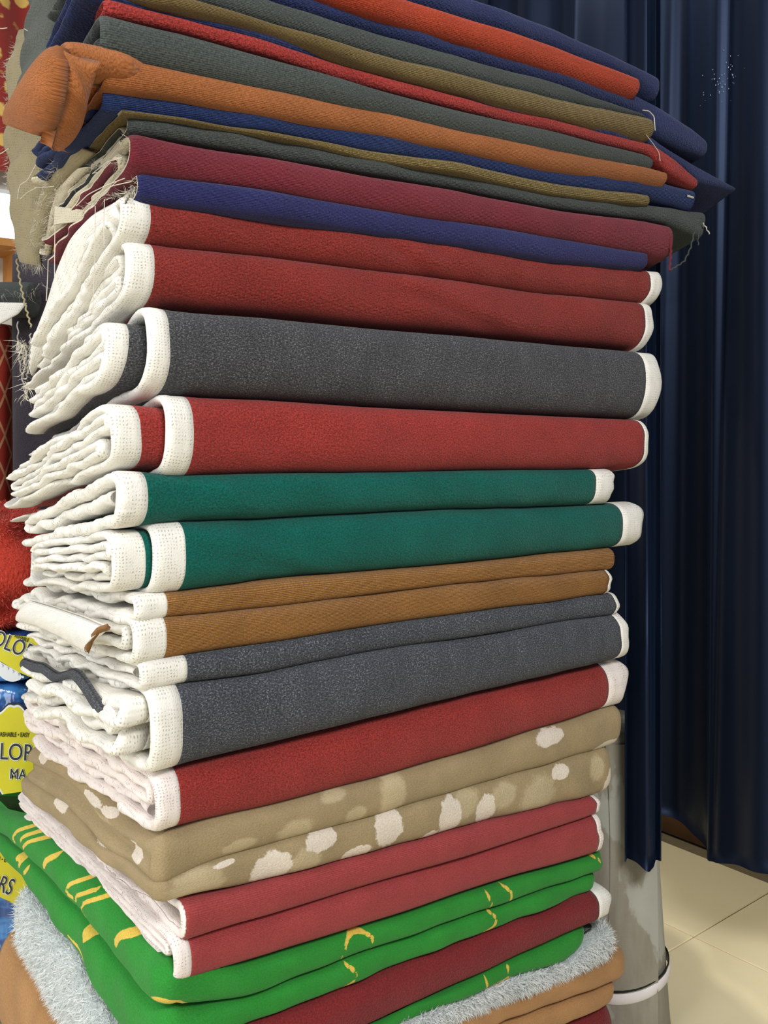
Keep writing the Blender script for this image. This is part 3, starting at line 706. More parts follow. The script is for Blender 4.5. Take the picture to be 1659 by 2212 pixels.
for k_ in range(46):
    gx, gy = rg.normal(1562, 24), rg.normal(142, 22); kx = (gx-PX0)/FP; best = None
    for uu in np.linspace(-.4, .6, 400):                       # the cloth's surface along this height
        zz_ = CH+(PY0-gy)/FP*2.05; ww_, u2_ = main_c((uu+1.15)/2.5, zz_); q_ = pos(ww_, u2_, zz_)
        er = abs(q_[0]/q_[1]-kx)
        if best is None or er < best[0]: best = (er, q_)
    q_ = best[1]-np.array([.006*F[0], .006*F[1], 0]); r_ = rg.uniform(.0005, .0013); b0 = len(gv); an0 = rg.random()*6
    for a_ in range(5): gv.append(q_+np.array([L[0]*r_*math.cos(an0+a_*1.2566), L[1]*r_*math.cos(an0+a_*1.2566), r_*1.6*math.sin(an0+a_*1.2566)]))
    gv.append(q_-np.array([.0008*F[0], .0008*F[1], 0])); gf += [(b0+a_, b0+(a_+1) % 5, b0+5) for a_ in range(5)]
go = mesh_obj('painted_glint', gv, gf, M['glint'], wide, smooth=False); go['kind'] = 'stuff'
def narrow_c(t, z):
    f = np.clip((z-.75)/.7, 0, 1); f = f*f*(3-2*f)
    k = (1352+78*t-PX0)/FP
    d = 1.845*(1-f)+2.20*f+.02*np.sin(t*8.+.8)+.003*np.sin(t*23)
    x = k*1.85*(1-f)+k*2.2*f
    return wu(x, d)
curtain_sheet('narrow navy satin curtain strip falling in front of the grey roll', narrow_c, 60, lambda t: .398+.006*np.sin(t*7), 2.75)

# ------------------------------------------------------------------ standing roll of grey lace
gl = NT('grey_lace')
g1 = gl.noise(gl.obj(1, 1, .5), 11, 5.); g2 = gl.noise(gl.obj(1, 1, .2), 60, 2.)
wv = gl.n('ShaderNodeTexWave', bands_direction='Z'); gl.set(wv.inputs['Vector'], gl.obj()); wv.inputs['Scale'].default_value = 120; wv.inputs['Distortion'].default_value = 1.
gc = gl.mix(gl.step(g1, .47, .52), lin((170, 170, 160)), lin((134, 126, 110)))
gc = gl.mix(gl.math('MULTIPLY', g2, .5), gc, lin((186, 186, 176)))
gl.bump(gl.math('ADD', g2, gl.math('MULTIPLY', wv.outputs[1], .12)), .3, .002)
M['lace'] = gl.out(gc, .8, .2)
M['strap'] = plain_mat('white_strap', (232, 226, 226), .5, .3, .03)
M['black'] = plain_mat('black_core', (30, 34, 32), .7, .2)
rc = np.array([(1297-PX0)/FP*2.0, 2.0])
roll = thing('fabric_roll', 'grey lace fabric roll standing on the tiles with a white strap', 'fabric roll', (rc[0], rc[1], .008))
def tube_rings(rings, n=64):
    V = []; 
    for (cx, cy, z, r) in rings:
        t = np.linspace(0, 2*math.pi, n, endpoint=False)
        rr = r*(1+.012*np.sin(3*t+z*4)+.006*np.sin(11*t+z*9))
        V.append(np.stack([cx+rr*np.cos(t), cy+rr*np.sin(t), np.full(n, z)], -1))
    return np.array(V)
def lean(z): return rc[0]+.045*(1-min(z, .66)/.66), rc[1]-.02*(1-min(z, .66)/.66)
zs = np.linspace(.009, .64, 26)
R = tube_rings([(*lean(z), z, .098) for z in zs]); n_ = R.shape[1]
fc = []
for i in range(len(zs)-1):
    for j in range(n_): fc.append((i*n_+j, i*n_+(j+1) % n_, (i+1)*n_+(j+1) % n_, (i+1)*n_+j))
fc += [tuple(range(n_))[::-1], tuple((len(zs)-1)*n_+j for j in range(n_))]
wrap = mesh_obj('wrapped_cloth', R.reshape(-1, 3), fc, M['lace'], roll)
# loose outer layer edge
ez = np.linspace(.02, .62, 40); ev = []
for z in ez:
    cx, cy = lean(z); a0 = math.radians(-58+22*math.sin((z-.1)*3.2)); 
    for k in range(8):
        a_ = a0-k*math.radians(9); q_ = .1005+(.004 if k == 0 else .0028*(1-k/8)); ev.append((cx+q_*math.cos(a_), cy+q_*math.sin(a_), z))
mesh_obj('loose_edge', ev, list(grid_faces(40, 8)), M['lace'], wrap)
def strap(z0, dz, r, nm, mat, par):
    Vv = []; t = np.linspace(0, 2*math.pi, 64, endpoint=False)
    for (rr, zz) in ((r, 0), (r+.002, .002), (r+.002, dz-.002), (r, dz)):
        cx, cy = lean(z0); tilt = .022*np.cos(t-.3)
        Vv.append(np.stack([cx+rr*np.cos(t), cy+rr*np.sin(t), z0+zz+tilt], -1))
    Vv = np.array(Vv); f_ = [(i*64+j, i*64+(j+1) % 64, (i+1)*64+(j+1) % 64, (i+1)*64+j) for i in range(3) for j in range(64)]
    return mesh_obj(nm, Vv.reshape(-1, 3), f_, mat, par)
strap(.106, .022, .1015, 'strap', M['strap'], roll)
strap(.129, .006, .1012, 'strap_edge', M['black'], roll)

# ------------------------------------------------------------------ soft strips, threads and fringes
def ldep(px, w0=0.):                 # depth of the pile's left side along a sight line
    return D0+w0*F[1]+L[1]*float(u_of(px, w0))
def on_left(pts, w0): return [at(x, y, ldep(x, w0)) for x, y in pts]
def strip(parent, name, A_, B_, bulge, mat, th=.004, n=40, nt=14, wave=.0, seed=3, uvs=1., label=None, pw=.6, ends=False):
    """soft cloth strip between two 3-D edge lines, bulging outward"""
    a, b_ = resample(A_, n), resample(B_, n)
    t = np.linspace(0, 1, nt)[None, :, None]
    P = a[:, None]*(1-t)+b_[:, None]*t
    ds = np.gradient(P, axis=0); dt = np.gradient(P, axis=1)
    nn = np.cross(ds, dt); nn /= np.linalg.norm(nn, axis=2)[..., None]+1e-9
    if nn[..., 1].mean() > 0: nn = -nn
    prof = np.abs(np.sin(math.pi*t))**pw
    if ends: prof = prof*np.clip(np.sin(math.pi*np.linspace(0, 1, n)), 0, 1)[:, None, None]**.35
    ln = np.concatenate([[0], np.cumsum(np.linalg.norm(np.diff(a, axis=0), axis=1))])
    wv_ = ripple(ln[:, None]+t[0, :, 0][None]*.07, seed, .07)[..., None]*wave
    Fr = P+nn*(prof*bulge+wv_+th*.5); Bk = P+nn*(prof*bulge*.5+wv_-th*.5)
    wd = np.linalg.norm(b_-a, axis=1).mean()
    uv = np.stack([np.repeat((t[0, :, 0]*wd)[None], n, 0), np.repeat(ln[:, None], nt, 1)], -1).reshape(-1, 2)*uvs
    f1 = list(grid_faces(n, nt)); f2 = list(grid_faces(n, nt, n*nt)[:, ::-1]); e = []
    N_ = n*nt
    for i in range(n-1):
        for c in (0, nt-1): e.append((i*nt+c, (i+1)*nt+c, (i+1)*nt+c+N_, i*nt+c+N_))
    for j in range(nt-1):
        for r_ in (0, n-1): e.append((r_*nt+j, r_*nt+j+1, r_*nt+j+1+N_, r_*nt+j+N_))
    return mesh_obj(name, np.concatenate([Fr.reshape(-1, 3), Bk.reshape(-1, 3)]), f1+f2+e, mat, parent, np.concatenate([uv, uv]), label=label)
def thread(parent, pts, rad, mat, name='loose_thread', twist=0., n=None):
    p = resample(pts, n or max(10, len(pts)*7)); m = 5
    d = np.gradient(p, axis=0); d /= np.linalg.norm(d, axis=1)[:, None]+1e-9
    s_ = np.cross(d, [.3, .9, .2]); s_ /= np.linalg.norm(s_, axis=1)[:, None]+1e-9; c_ = np.cross(d, s_)
    if twist:
        ph = np.arange(len(p))*1.1; p = p+(s_*np.cos(ph)[:, None]+c_*np.sin(ph)[:, None])*twist
    an_ = np.linspace(0, 2*math.pi, m, endpoint=False)
    V = p[:, None]+rad*(s_[:, None]*np.cos(an_)[None, :, None]+c_[:, None]*np.sin(an_)[None, :, None])
    f = [(i*m+j, i*m+(j+1) % m, (i+1)*m+(j+1) % m, (i+1)*m+j) for i in range(len(p)-1) for j in range(m)]
    return mesh_obj(name, V.reshape(-1, 3), f, mat, parent)
def fringe(parent, pts, count, ln, mat, seed=1, dirv=(-.6, -.3, -.5), wd=.0003, spread=.6):
    r = np.random.default_rng(seed); p = resample(pts, 200)
    q = p[r.integers(0, 200, count)]+r.normal(0, .0015, (count, 3))
    d = np.array(dirv)+r.normal(0, spread, (count, 3)); d /= np.linalg.norm(d, axis=1)[:, None]
    count_ = count; l = ln*(.3+r.random(count))[:, None]; s_ = np.cross(d, r.normal(0, 1, (count, 3))); s_ /= np.linalg.norm(s_, axis=1)[:, None]
    mid = q+d*l*.55; tip = mid+(d+r.normal(0, .5, (count, 3)))*l*.4
    v = np.stack([q-s_*wd, q+s_*wd, mid+s_*wd*.7, mid-s_*wd*.7, tip], 1).reshape(-1, 3)
    k = np.arange(count)*5
    f = [(a, a+1, a+2, a+3) for a in k]+[(a+3, a+2, a+4) for a in k]
    o = mesh_obj('fringe', v, f, mat, parent, smooth=False); o['kind'] = 'stuff'; return o

# the doubled flap of the brown cloth
w9 = -.135
M['brown_flap'] = pile_mat('brown_orange_flap', (170, 101, 54), rib=.04, dark=.8, light=1.15)
w9 = float(w_of(140, .045))
def onf(pts, p): return [pos(float(w_of(x, p)), -p, CH+(PY0-y)/FP*(D0-p*L[1]+F[1]*float(w_of(x, p)))) for x, y in pts]
strip(brown, 'end_shoulder', onf([(130, 99), (150, 97), (190, 104), (240, 114)], .030)+onf([(300, 128)], .0), onf([(131, 150), (150, 168), (190, 178), (240, 185)], .030)+onf([(300, 190)], .0), .026, M['brown_flap'], .012, pw=.45, nt=22)
strip(brown, 'end_flap', on_left([(136, 102), (104, 148), (62, 205), (26, 250), (18, 270)], w9-.008), on_left([(136, 128), (134, 170), (127, 220), (112, 270), (86, 294)], w9-.010), .024, M['brown_flap'], .014, pw=.5, nt=20, ends=True)
strip(brown, 'end_flap', on_left([(136, 112), (136, 175), (122, 235), (106, 285), (99, 313)], w9-.006), on_left([(215, 140), (196, 185), (168, 228), (135, 280), (106, 317)], w9+.03), .018, M['brown_flap'], .014, pw=.5, nt=20, ends=True)
# curled olive end with cream back, and the cream faces of the cut edges
strip(gold, 'curled_end', on_left([(186, 229), (172, 262), (160, 300)], -.085), on_left([(286, 246), (262, 280), (215, 312)], -.05), .012, M['mesh_cream'], .005)
strip(gold, 'trailing_end', on_left([(165, 296), (130, 345), (105, 385), (86, 450), (70, 520)], -.075), on_left([(205, 330), (160, 372), (128, 410), (108, 470), (95, 538)], -.07), .010, M['linen'], .005)
strip(char12, 'trailing_end', on_left([(140, 372), (120, 420), (103, 480), (92, 545)], -.065), on_left([(200, 360), (160, 400), (128, 470), (108, 552)], -.06), .008, M['mesh_cream'], .005)
strip(maroon, 'cut_edge', on_left([(262, 295), (235, 330), (200, 352)], -.06), on_left([(277, 330), (262, 352), (205, 362)], -.055), .004, M['mesh_cream'], .004)
strip(indigo, 'mesh_flap', on_left([(120, 446), (119, 466), (118, 487)], -.075), on_left([(186, 454), (184, 468), (180, 477)], -.06), .004, M['mesh_cream'], .003)

# hanging cloths at the pile's upper end
M['greycloth'] = pile_mat('grey_green_cloth', (92, 98, 90), rib=.2, dark=.75, light=1.2)
hc = tag(strip(None, 'hanging_cloth', [at(78, -60, 1.42), at(72, 40, 1.42), at(62, 120, 1.43), at(52, 200, 1.44)], [at(170, -60, 1.25), at(155, 20, 1.25), at(135, 95, 1.26), at(120, 200, 1.28)], .02, M['greycloth'], .006, wave=.004),
         'grey green cloth hanging behind the brown flap at the top of pile', 'cloth')
hb = tag(strip(None, 'hanging_cloth', [at(48, 78, 1.50), at(18, 132, 1.50), at(20, 250, 1.50), at(17, 350, 1.50), at(26, 440, 1.49), at(44, 560, 1.48)],
               [at(112, 60, 1.40), at(110, 140, 1.40), at(108, 250, 1.40), at(104, 350, 1.40), at(92, 440, 1.40), at(88, 575, 1.41)], .012, M['linen'], .004, wave=.006, seed=8),
         'frayed beige linen cloth hanging down below the brown flap', 'cloth')
fringe(hb, [at(48, 78, 1.495), at(18, 132, 1.495), at(20, 250, 1.495), at(17, 350, 1.495), at(26, 440, 1.485), at(44, 560, 1.475)], 420, .012, M['thread_white'], 3, (-.8, -.2, -.2))
fringe(hb, [at(48, 560, 1.475), at(88, 572, 1.405)], 120, .018, M['thread_white'], 4, (0, -.1, -1), spread=.3)
for sd, (pts, w0, cnt, ob) in enumerate((([(186, 229), (172, 262), (160, 300), (130, 345), (105, 385), (86, 450), (70, 520)], -.088, 260, gold),
        ([(140, 372), (120, 420), (103, 480), (92, 545)], -.075, 200, char12), ([(277, 292), (268, 330), (262, 352), (200, 360), (150, 420), (118, 480), (100, 560)], -.064, 300, maroon),
        ([(298, 384), (290, 415), (230, 425), (185, 455), (130, 490)], -.06, 260, indigo))):
    fringe(ob, on_left(pts, w0), cnt, .012, M['thread_white'], 20+sd, (-.7, -.3, -.2))
TW, TC = M['thread_white'], M['thread_cord']
def lt(pts, w0=-.09): return on_left(pts, w0)
for ob, pts, rad in ((gold, [(130, 322), (100, 330), (78, 355), (60, 390), (42, 400), (38, 430)], .0007), (gold, [(52, 62), (100, 90), (165, 88)], .0006), (hb, [(55, 150), (80, 128), (102, 110)], .0008),
                     (char12, [(118, 402), (95, 405), (75, 405)], .0005), (maroon, [(265, 340), (230, 350), (200, 375)], .0006), (maroon, [(240, 350), (220, 370), (202, 374)], .0005),
                     (indigo, [(270, 385), (230, 400), (190, 420), (165, 445)], .0006), (indigo, [(285, 392), (240, 402), (205, 430), (190, 440)], .0006), (indigo, [(255, 390), (215, 425), (183, 462)], .0005),
                     (indigo, [(119, 488), (118, 540), (118, 600)], .0006), (indigo, [(104, 562), (103, 600), (100, 650)], .0006),
                     (indigo, [(226, 430), (224, 480), (225, 535)], .0005), (indigo, [(206, 445), (205, 560), (200, 680)], .0005),
                     (hb, [(20, 320), (5, 330), (-10, 338)], .0007), (hb, [(16, 60), (5, 62), (-12, 60)], .0007), (hb, [(80, 405), (60, 415), (44, 430)], .0006)):
    thread(ob, lt(pts), rad, TW)
thread(indigo, lt([(285, 400), (280, 420), (270, 438)], -.075), .0012, TC, 'twisted_cord', .0010, 30)
thread(hb, lt([(36, 560), (42, 600), (50, 640), (60, 680), (68, 708)], -.12), .0013, M['linen'], 'twisted_cord', .001, 60)
thread(indigo, lt([(66, 720), (64, 760), (60, 800), (58, 815)], -.12), .0012, TC, 'twisted_cord', .001, 40)
thread(indigo, lt([(38, 695), (40, 760), (45, 800), (55, 850)], -.12), .0010, TC, 'twisted_cord', .0009, 40)
fringe(indigo, lt([(40, 740), (55, 745), (60, 840), (52, 860)], -.12), 120, .022, TW, 51, (-.2, -.3, -.6), .0005)

# threads at the far ends near the curtain
def fr(pts, u=-.05): return onf(pts, -u)
thread(gold, fr([(1388, 238), (1402, 240), (1413, 252), (1415, 282)]), .0011, TW)
thread(gold, fr([(1395, 290), (1412, 312), (1424, 330), (1426, 348)]), .0006, TW)
thread(maroon, fr([(1448, 515), (1449, 545), (1446, 585)], -.04), .0022, M['maroon'], 'twisted_cord', .001, 30)
thread(char12, fr([(1500, 500), (1492, 535), (1478, 565), (1450, 583)], -.03), .0016, M['chargreen'], 'twisted_cord', .001, 40)
thread(char12, fr([(1518, 482), (1524, 490), (1532, 505)], -.03), .0014, TW, 'twisted_cord', .001, 14)
thread(char12, fr([(1510, 500), (1508, 515), (1508, 530)], -.03), .0012, M['chargreen'], 'twisted_cord', .001, 14)

# broad white top layer of the red double bolt, tongue of the tan bolt, slate strip and curl
redd = [o for o in bpy.data.objects if o.get('label', '').startswith('red double')][0]
strip(redd, 'backing_layer', on_left([(255, 434), (205, 462), (160, 510), (130, 580), (108, 655), (75, 735), (60, 785)], -.065), on_left([(292, 478), (232, 520), (195, 580), (165, 650), (135, 715), (100, 770), (78, 800)], -.05), .012, M['mesh'], .008)
slate = [o for o in bpy.data.objects if o.get('label', '').startswith('heather slate')][0]
strip(tanbolt, 'folded_tongue', on_left([(72, 1298), (120, 1312), (180, 1332), (236, 1356)], -.07), on_left([(42, 1342), (85, 1352), (140, 1378), (190, 1408)], -.07), .010, M['mesh'], .006)
strip(tanbolt, 'cut_edge', on_left([(190, 1410), (200, 1385), (215, 1365), (238, 1357)], -.075), on_left([(184, 1402), (193, 1378), (210, 1358), (232, 1350)], -.082), .002, M['tan'], .004, nt=6)
strip(slate, 'pile_edge', on_left([(52, 1422), (75, 1430), (95, 1432), (125, 1455), (165, 1442), (190, 1470), (225, 1528), (250, 1545)], -.055), on_left([(55, 1442), (75, 1452), (95, 1450), (122, 1474), (160, 1460), (180, 1484), (212, 1535), (234, 1560)], -.05), .006, M['char_b'], .005)
def curl(parent, c, ax, r0, r1, ln, mat):
    c = np.array(c); ax = np.array(ax, float); ax /= np.linalg.norm(ax); s_ = np.cross(ax, [0, 0, 1]); s_ /= np.linalg.norm(s_); q_ = np.cross(s_, ax)
    t = np.linspace(0, 2*math.pi, 28, endpoint=False); ring = []
    for (r_, z_) in ((r1, ln), (r1, .004), (r1*.95, .001), ((r0+r1)/2, 0), (r0*1.05, .001), (r0, .004), (r0, ln*.7)):
        k_ = 1+.08*np.sin(3*t+1)
        ring.append(c+(s_[None]*np.cos(t)[:, None]+q_[None]*np.sin(t)[:, None])*(r_*k_)[:, None]+ax*z_)
    R_ = np.array(ring); f_ = [(i*28+j, i*28+(j+1) % 28, (i+1)*28+(j+1) % 28, (i+1)*28+j) for i in range(6) for j in range(28)]
    uv = np.stack([np.repeat(np.array([.03, .01, .007, .004, .001, 0, -.02])[:, None], 28, 1), np.repeat(t[None]*r1, 7, 0)], -1).reshape(-1, 2)
    return mesh_obj('curled_selvage', R_.reshape(-1, 3), f_, mat, parent, uv)
curl(slate, at(232, 1556, ldep(232, -.06)), (F[0], F[1], .05), .008, .019, .03, M['mesh'])
# small white tacking marks on the blue navy cloth
for x, y in ((1240, 366), (1308, 378), (1373, 391), (1432, 408), (1490, 425)):
    thread(navy10, onf([(x-7, y-2), (x, y), (x+7, y+2)], .030), .0024, TW, 'tacking_stitch')

# ------------------------------------------------------------------ what stands behind the pile's left end
def upright(name, label, cat, x, d, rx, ry, z0, z1, mat, yaw=.3, e=.5):
    n = 48; t = np.linspace(0, 2*math.pi, n, endpoint=False); zs = [z0, z0+.006]+list(np.linspace(z0+.02, z1-.02, 24))+[z1-.006, z1]
    cs, sn = np.cos(t), np.sin(t); X = rx*np.sign(cs)*np.abs(cs)**e; Y = ry*np.sign(sn)*np.abs(sn)**e
    V = []
    for k, z in enumerate(zs):
        q_ = .93 if k in (0, len(zs)-1) else 1.; w_ = 1+.012*np.sin(z*9+t*2)
        x_, y_ = X*q_*w_, Y*q_*w_
        V.append(np.stack([x+x_*math.cos(yaw)-y_*math.sin(yaw), d+x_*math.sin(yaw)+y_*math.cos(yaw), np.full(n, z)], -1))
    V = np.array(V); f_ = [(i*n+j, i*n+(j+1) % n, (i+1)*n+(j+1) % n, (i+1)*n+j) for i in range(len(zs)-1) for j in range(n)]
    f_ += [tuple(range(n))[::-1], tuple((len(zs)-1)*n+j for j in range(n))]
    uv = np.stack([np.repeat((t*(rx+ry)*.7)[None], len(zs), 0), np.repeat(np.array(zs)[:, None], n, 1)], -1).reshape(-1, 2)
    loc = (x, d, z0); th_ = thing(name, label, cat, loc); mesh_obj('wrapped_cloth', V.reshape(-1, 3), f_, mat, th_, uv); return th_
def xat(px, d): return (px-PX0)/FP*d
def zat(py, d): return CH+(PY0-py)/FP*d
M['violetgrey'] = pile_mat('dark_grey_cloth', (74, 68, 76), rib=.2, dark=.8, light=1.15)
ck = NT('red_check'); 
c1 = ck.n('ShaderNodeTexWave', bands_direction='DIAGONAL'); ck.set(c1.inputs['Vector'], ck.uv(1, 1)); c1.inputs['Scale'].default_value = 6.5; c1.inputs['Distortion'].default_value = .6
c2 = ck.n('ShaderNodeTexWave', bands_direction='DIAGONAL'); ck.set(c2.inputs['Vector'], ck.uv(-1, 1)); c2.inputs['Scale'].default_value = 6.5; c2.inputs['Distortion'].default_value = .6
lat = ck.math('MAXIMUM', ck.step(c1.outputs[1], .93, .98), ck.step(c2.outputs[1], .93, .98))
M['check'] = ck.out(ck.mix(lat, ck.mix(ck.noise(ck.uv(), 14), lin((120, 34, 28)), lin((150, 50, 36))), lin((176, 128, 92))), .8, .2)
upright('fabric_bolt', 'dark grey cloth bolt standing upright behind the pile', 'fabric bolt', xat(105, 2.2), 2.22, .085, .05, .009, zat(548, 2.2), M['violetgrey'], .1)
upright('fabric_bolt', 'red lattice patterned bolt standing upright beside the dark grey one', 'fabric bolt', xat(-58, 2.2), 2.26, .075, .06, .009, zat(700, 2.22), M['check'], .05)
# horizontal charcoal roll lying on the upright red bolt
def hroll(label, p0, p1, r, mat):
    p0, p1 = np.array(p0), np.array(p1); ax = (p1-p0)/np.linalg.norm(p1-p0); s_ = np.cross(ax, [0, 0, 1]); s_ /= np.linalg.norm(s_); q_ = np.cross(s_, ax); ln = np.linalg.norm(p1-p0)
    t = np.linspace(0, 2*math.pi, 40, endpoint=False); ring = []; prof = [(.02*r, .004), (.55*r, .0), (.94*r, 0), (r, .004)]+[(r*(1+.02*math.sin(k)), ln*k/10) for k in range(1, 10)]+[(r, ln-.004), (.94*r, ln), (.55*r, ln), (.02*r, ln-.004)]
    for r_, a_ in prof: ring.append(p0+ax*a_+(s_[None]*np.cos(t)[:, None]+q_[None]*np.sin(t)[:, None])*r_)
    R_ = np.array(ring); m_ = len(prof)
    f_ = [(i*40+j, i*40+(j+1) % 40, (i+1)*40+(j+1) % 40, (i+1)*40+j) for i in range(m_-1) for j in range(40)]
    uv = np.stack([np.repeat(np.array([p[1] for p in prof])[:, None], 40, 1), np.repeat(t[None]*r, m_, 0)], -1).reshape(-1, 2)
    th_ = thing('fabric_roll', label, 'fabric roll', p0-np.array([0, 0, r])); mesh_obj('wrapped_cloth', R_.reshape(-1, 3), f_, mat, th_, uv); return th_
hr = hroll('charcoal cloth roll lying crosswise on the red lattice bolt', at(-150, 648, 2.14), at(74, 648, 2.12), .040, M['chargreen'])
strip(hr, 'mesh_flap', [at(-60, 655, 2.08), at(-60, 690, 2.07), at(-60, 712, 2.07)], [at(58, 655, 2.06), at(40, 678, 2.06), at(0, 700, 2.06)], .004, M['mesh'], .003)
fringe(hr, [at(90, 610, 2.08), at(60, 640, 2.075), at(20, 625, 2.075), at(0, 640, 2.075)], 45, .025, TW, 71, (0, -.3, -.6))

# red shaggy blanket on the plastic packs
M['redshag'] = pile_mat('red_shag', (206, 66, 50), rib=0., dark=.7, light=1.15)
M['fibre_red'] = plain_mat('red_fibre', (222, 96, 82), .8, .2)
def blob(name, label, cat, c, rad, mat, seed, fibre):
    n, m = 72, 40; t = np.linspace(0, 2*math.pi, n); p_ = np.linspace(-math.pi/2, math.pi/2, m)
    T_, P_ = np.meshgrid(t, p_, indexing='ij'); e = .7
    pw_ = lambda v: np.sign(v)*np.abs(v)**e
    k_ = 1+.07*np.sin(3*T_+5*P_+seed)+.09*np.sin(P_*7-T_*2)+.03*np.sin(7*T_+2*P_)
    V = np.stack([c[0]+rad[0]*pw_(np.cos(P_))*pw_(np.cos(T_))*k_, c[1]+rad[1]*pw_(np.cos(P_))*pw_(np.sin(T_))*k_, c[2]+rad[2]*pw_(np.sin(P_))*(1+.05*np.sin(3*T_))], -1)
    th_ = thing(name, label, cat, (c[0], c[1], c[2]-rad[2]))
    mesh_obj('folded_cloth', V.reshape(-1, 3), grid_faces(n, m), mat, th_, np.stack([T_*.1, P_*.1], -1).reshape(-1, 2))
    shag_fibres(th_, 'shaggy_fibre', V, np.ones(n, bool), 12000, .010, fibre, seed); return th_
blob('shaggy_blanket', 'coral red shaggy blanket bundled on top of the plastic packs', 'blanket', (xat(-40, 2.0), 2.02, zat(1226, 2.0)), (.150, .125, .132), M['redshag'], 3, M['fibre_red'])

# plastic packs with yellow labels
pl = NT('blue_print_plastic')
pn = pl.noise(pl.obj(1, 1, 3.), 9, 4.); pn2 = pl.noise(pl.obj(2, 1, .6), 14, 3.)
pc = pl.mix(pl.step(pn, .4, .6), lin((34, 74, 140)), lin((66, 132, 200)))
pc = pl.mix(pl.step(pn2, .60, .70), pc, lin((150, 70, 84))); pc = pl.mix(pl.step(pl.noise(pl.obj(1, 1, .4), 34, 2.), .64, .7), pc, lin((150, 190, 215)))
pl.bump(pl.noise(pl.obj(1, 1, .5), 26, 3.), .5, .01)
M['plastic'] = pl.out(pc, .15, .6)
M['label'] = plain_mat('yellow_label', (212, 204, 34), .3, .5, .06, 12)
M['labelw'] = plain_mat('white_print', (226, 232, 236), .35, .4, .02)
M['ink'] = plain_mat('black_print', (34, 38, 36), .4, .4, .05)
PD = 1.93
def pack(label, y0, y1, seed):
    c = (xat(-60, PD+.1), PD+.1, zat(y1, PD)); h = zat(y0, PD)-zat(y1, PD)
    th_ = thing('plastic_pack', label, 'plastic pack', c, None)
    n, m = 64, 26; t = np.linspace(0, 2*math.pi, n); p_ = np.linspace(-math.pi/2, math.pi/2, m); T_, P_ = np.meshgrid(t, p_, indexing='ij'); pw_ = lambda v, e: np.sign(v)*np.abs(v)**e
    k_ = 1+.012*np.sin(9*T_+seed)*np.cos(P_*4)
    V = np.stack([c[0]+.165*pw_(np.cos(P_), .16)*pw_(np.cos(T_), .22)*k_, c[1]+.1*pw_(np.cos(P_), .16)*pw_(np.sin(T_), .22)*k_, c[2]+h/2+h/2*pw_(np.sin(P_), .45)*.995], -1)
    mesh_obj('wrapper', V.reshape(-1, 3), grid_faces(n, m), M['plastic'], th_); return th_
def flat(parent, name, pts, mat, d, th=.0015):
    a = np.array([at(x, y, d) for x, y in pts]); n = len(a); b2 = a+np.array([0, th, 0])
    f_ = [tuple(range(n)), tuple(range(2*n-1, n-1, -1))]+[(i, i+n, (i+1) % n+n, (i+1) % n) for i in range(n)]
    return mesh_obj(name, np.concatenate([a, b2]), f_, mat, parent, smooth=False)
def smooth_poly(pts, n=80):
    a = np.array(pts+pts[:1], float); a = resample(a, n)
    return [tuple(q) for q in a[:-1]]
def lettering(parent, txt, x, y, hpx, d, mat, rot=0., shear=0., offset=0., wscale=1., name='lettering'):
    cu = bpy.data.curves.new(name, 'FONT'); cu.body = txt; cu.size = hpx/.7/FP*d; cu.extrude = .0004; cu.shear = shear; cu.offset = offset
    tmp = bpy.data.objects.new('tmp_text', cu); COL.objects.link(tmp); bpy.context.view_layer.update()
    dg = bpy.context.evaluated_depsgraph_get(); me = bpy.data.meshes.new_from_object(tmp.evaluated_get(dg)); bpy.data.objects.remove(tmp)
    v = np.empty(len(me.vertices)*3); me.vertices.foreach_get('co', v); v = v.reshape(-1, 3); v[:, 0] *= wscale
    c_, s_ = math.cos(rot), math.sin(rot); o_ = at(x, y, d)-root_loc(parent)
    X = v[:, 0]*c_-v[:, 1]*s_; Z = v[:, 0]*s_+v[:, 1]*c_
    q = np.stack([X+o_[0], -v[:, 2]+o_[1], Z+o_[2]], -1); me.vertices.foreach_set('co', q.ravel()); me.update()
    me.materials.clear(); me.materials.append(mat); me.name = name
    return link(bpy.data.objects.new(name, me), parent)
LD = PD-.006
p3 = pack('blue plastic wrapped pack on the tiles, its yellow label sheet ending beside the white fleece', 1790, 2222, 1)
p2 = pack('blue plastic pack with a whole flower shaped yellow label, middle of its stack', 1482, 1786, 2)
p1 = pack('blue plastic pack under the coral blanket with a zipped yellow label', 1368, 1478, 3)
fl2 = smooth_poly([(-60, 1560), (-20, 1548), (5, 1545), (14, 1528), (24, 1522), (29, 1536), (34, 1522), (46, 1530), (56, 1548), (76, 1556), (86, 1590), (88, 1650), (80, 1690), (60, 1700), (40, 1722), (22, 1728), (5, 1715), (-4, 1692), (-40, 1690)])
cx_ = sum(q[0] for q in fl2)/len(fl2); cy_ = sum(q[1] for q in fl2)/len(fl2)
def grow(P_, k): 
    c0 = np.mean(P_, axis=0); return [(float(c0[0]+(x-c0[0])*k), float(c0[1]+(y-c0[1])*k)) for x, y in P_]
flat(p2, 'label_outline', grow(fl2, 1.10), M['ink'], LD+.002); flat(p2, 'label_border', grow(fl2, 1.055), M['labelw'], LD+.001); flat(p2, 'label_face', fl2, M['label'], LD)
def word(parent, txt, x, y, h, rot=0., ws=1., shear=.0):
    lettering(parent, txt, x, y, h, LD-.0012, M['labelw'], rot, shear, .0016, ws, 'lettering_outline'); lettering(parent, txt, x, y, h, LD-.002, M['ink'], rot, shear, .0, ws)
word(p2, 'COLORS', -62, 1637, 36, -.05, .76)
lettering(p2, 'WASHABLE • EASY', -10, 1591, 10, LD-.0015, M['ink'], -.02, 0, 0, .62)
word(p2, 'MA', 20, 1682, 22, -.05, .8)
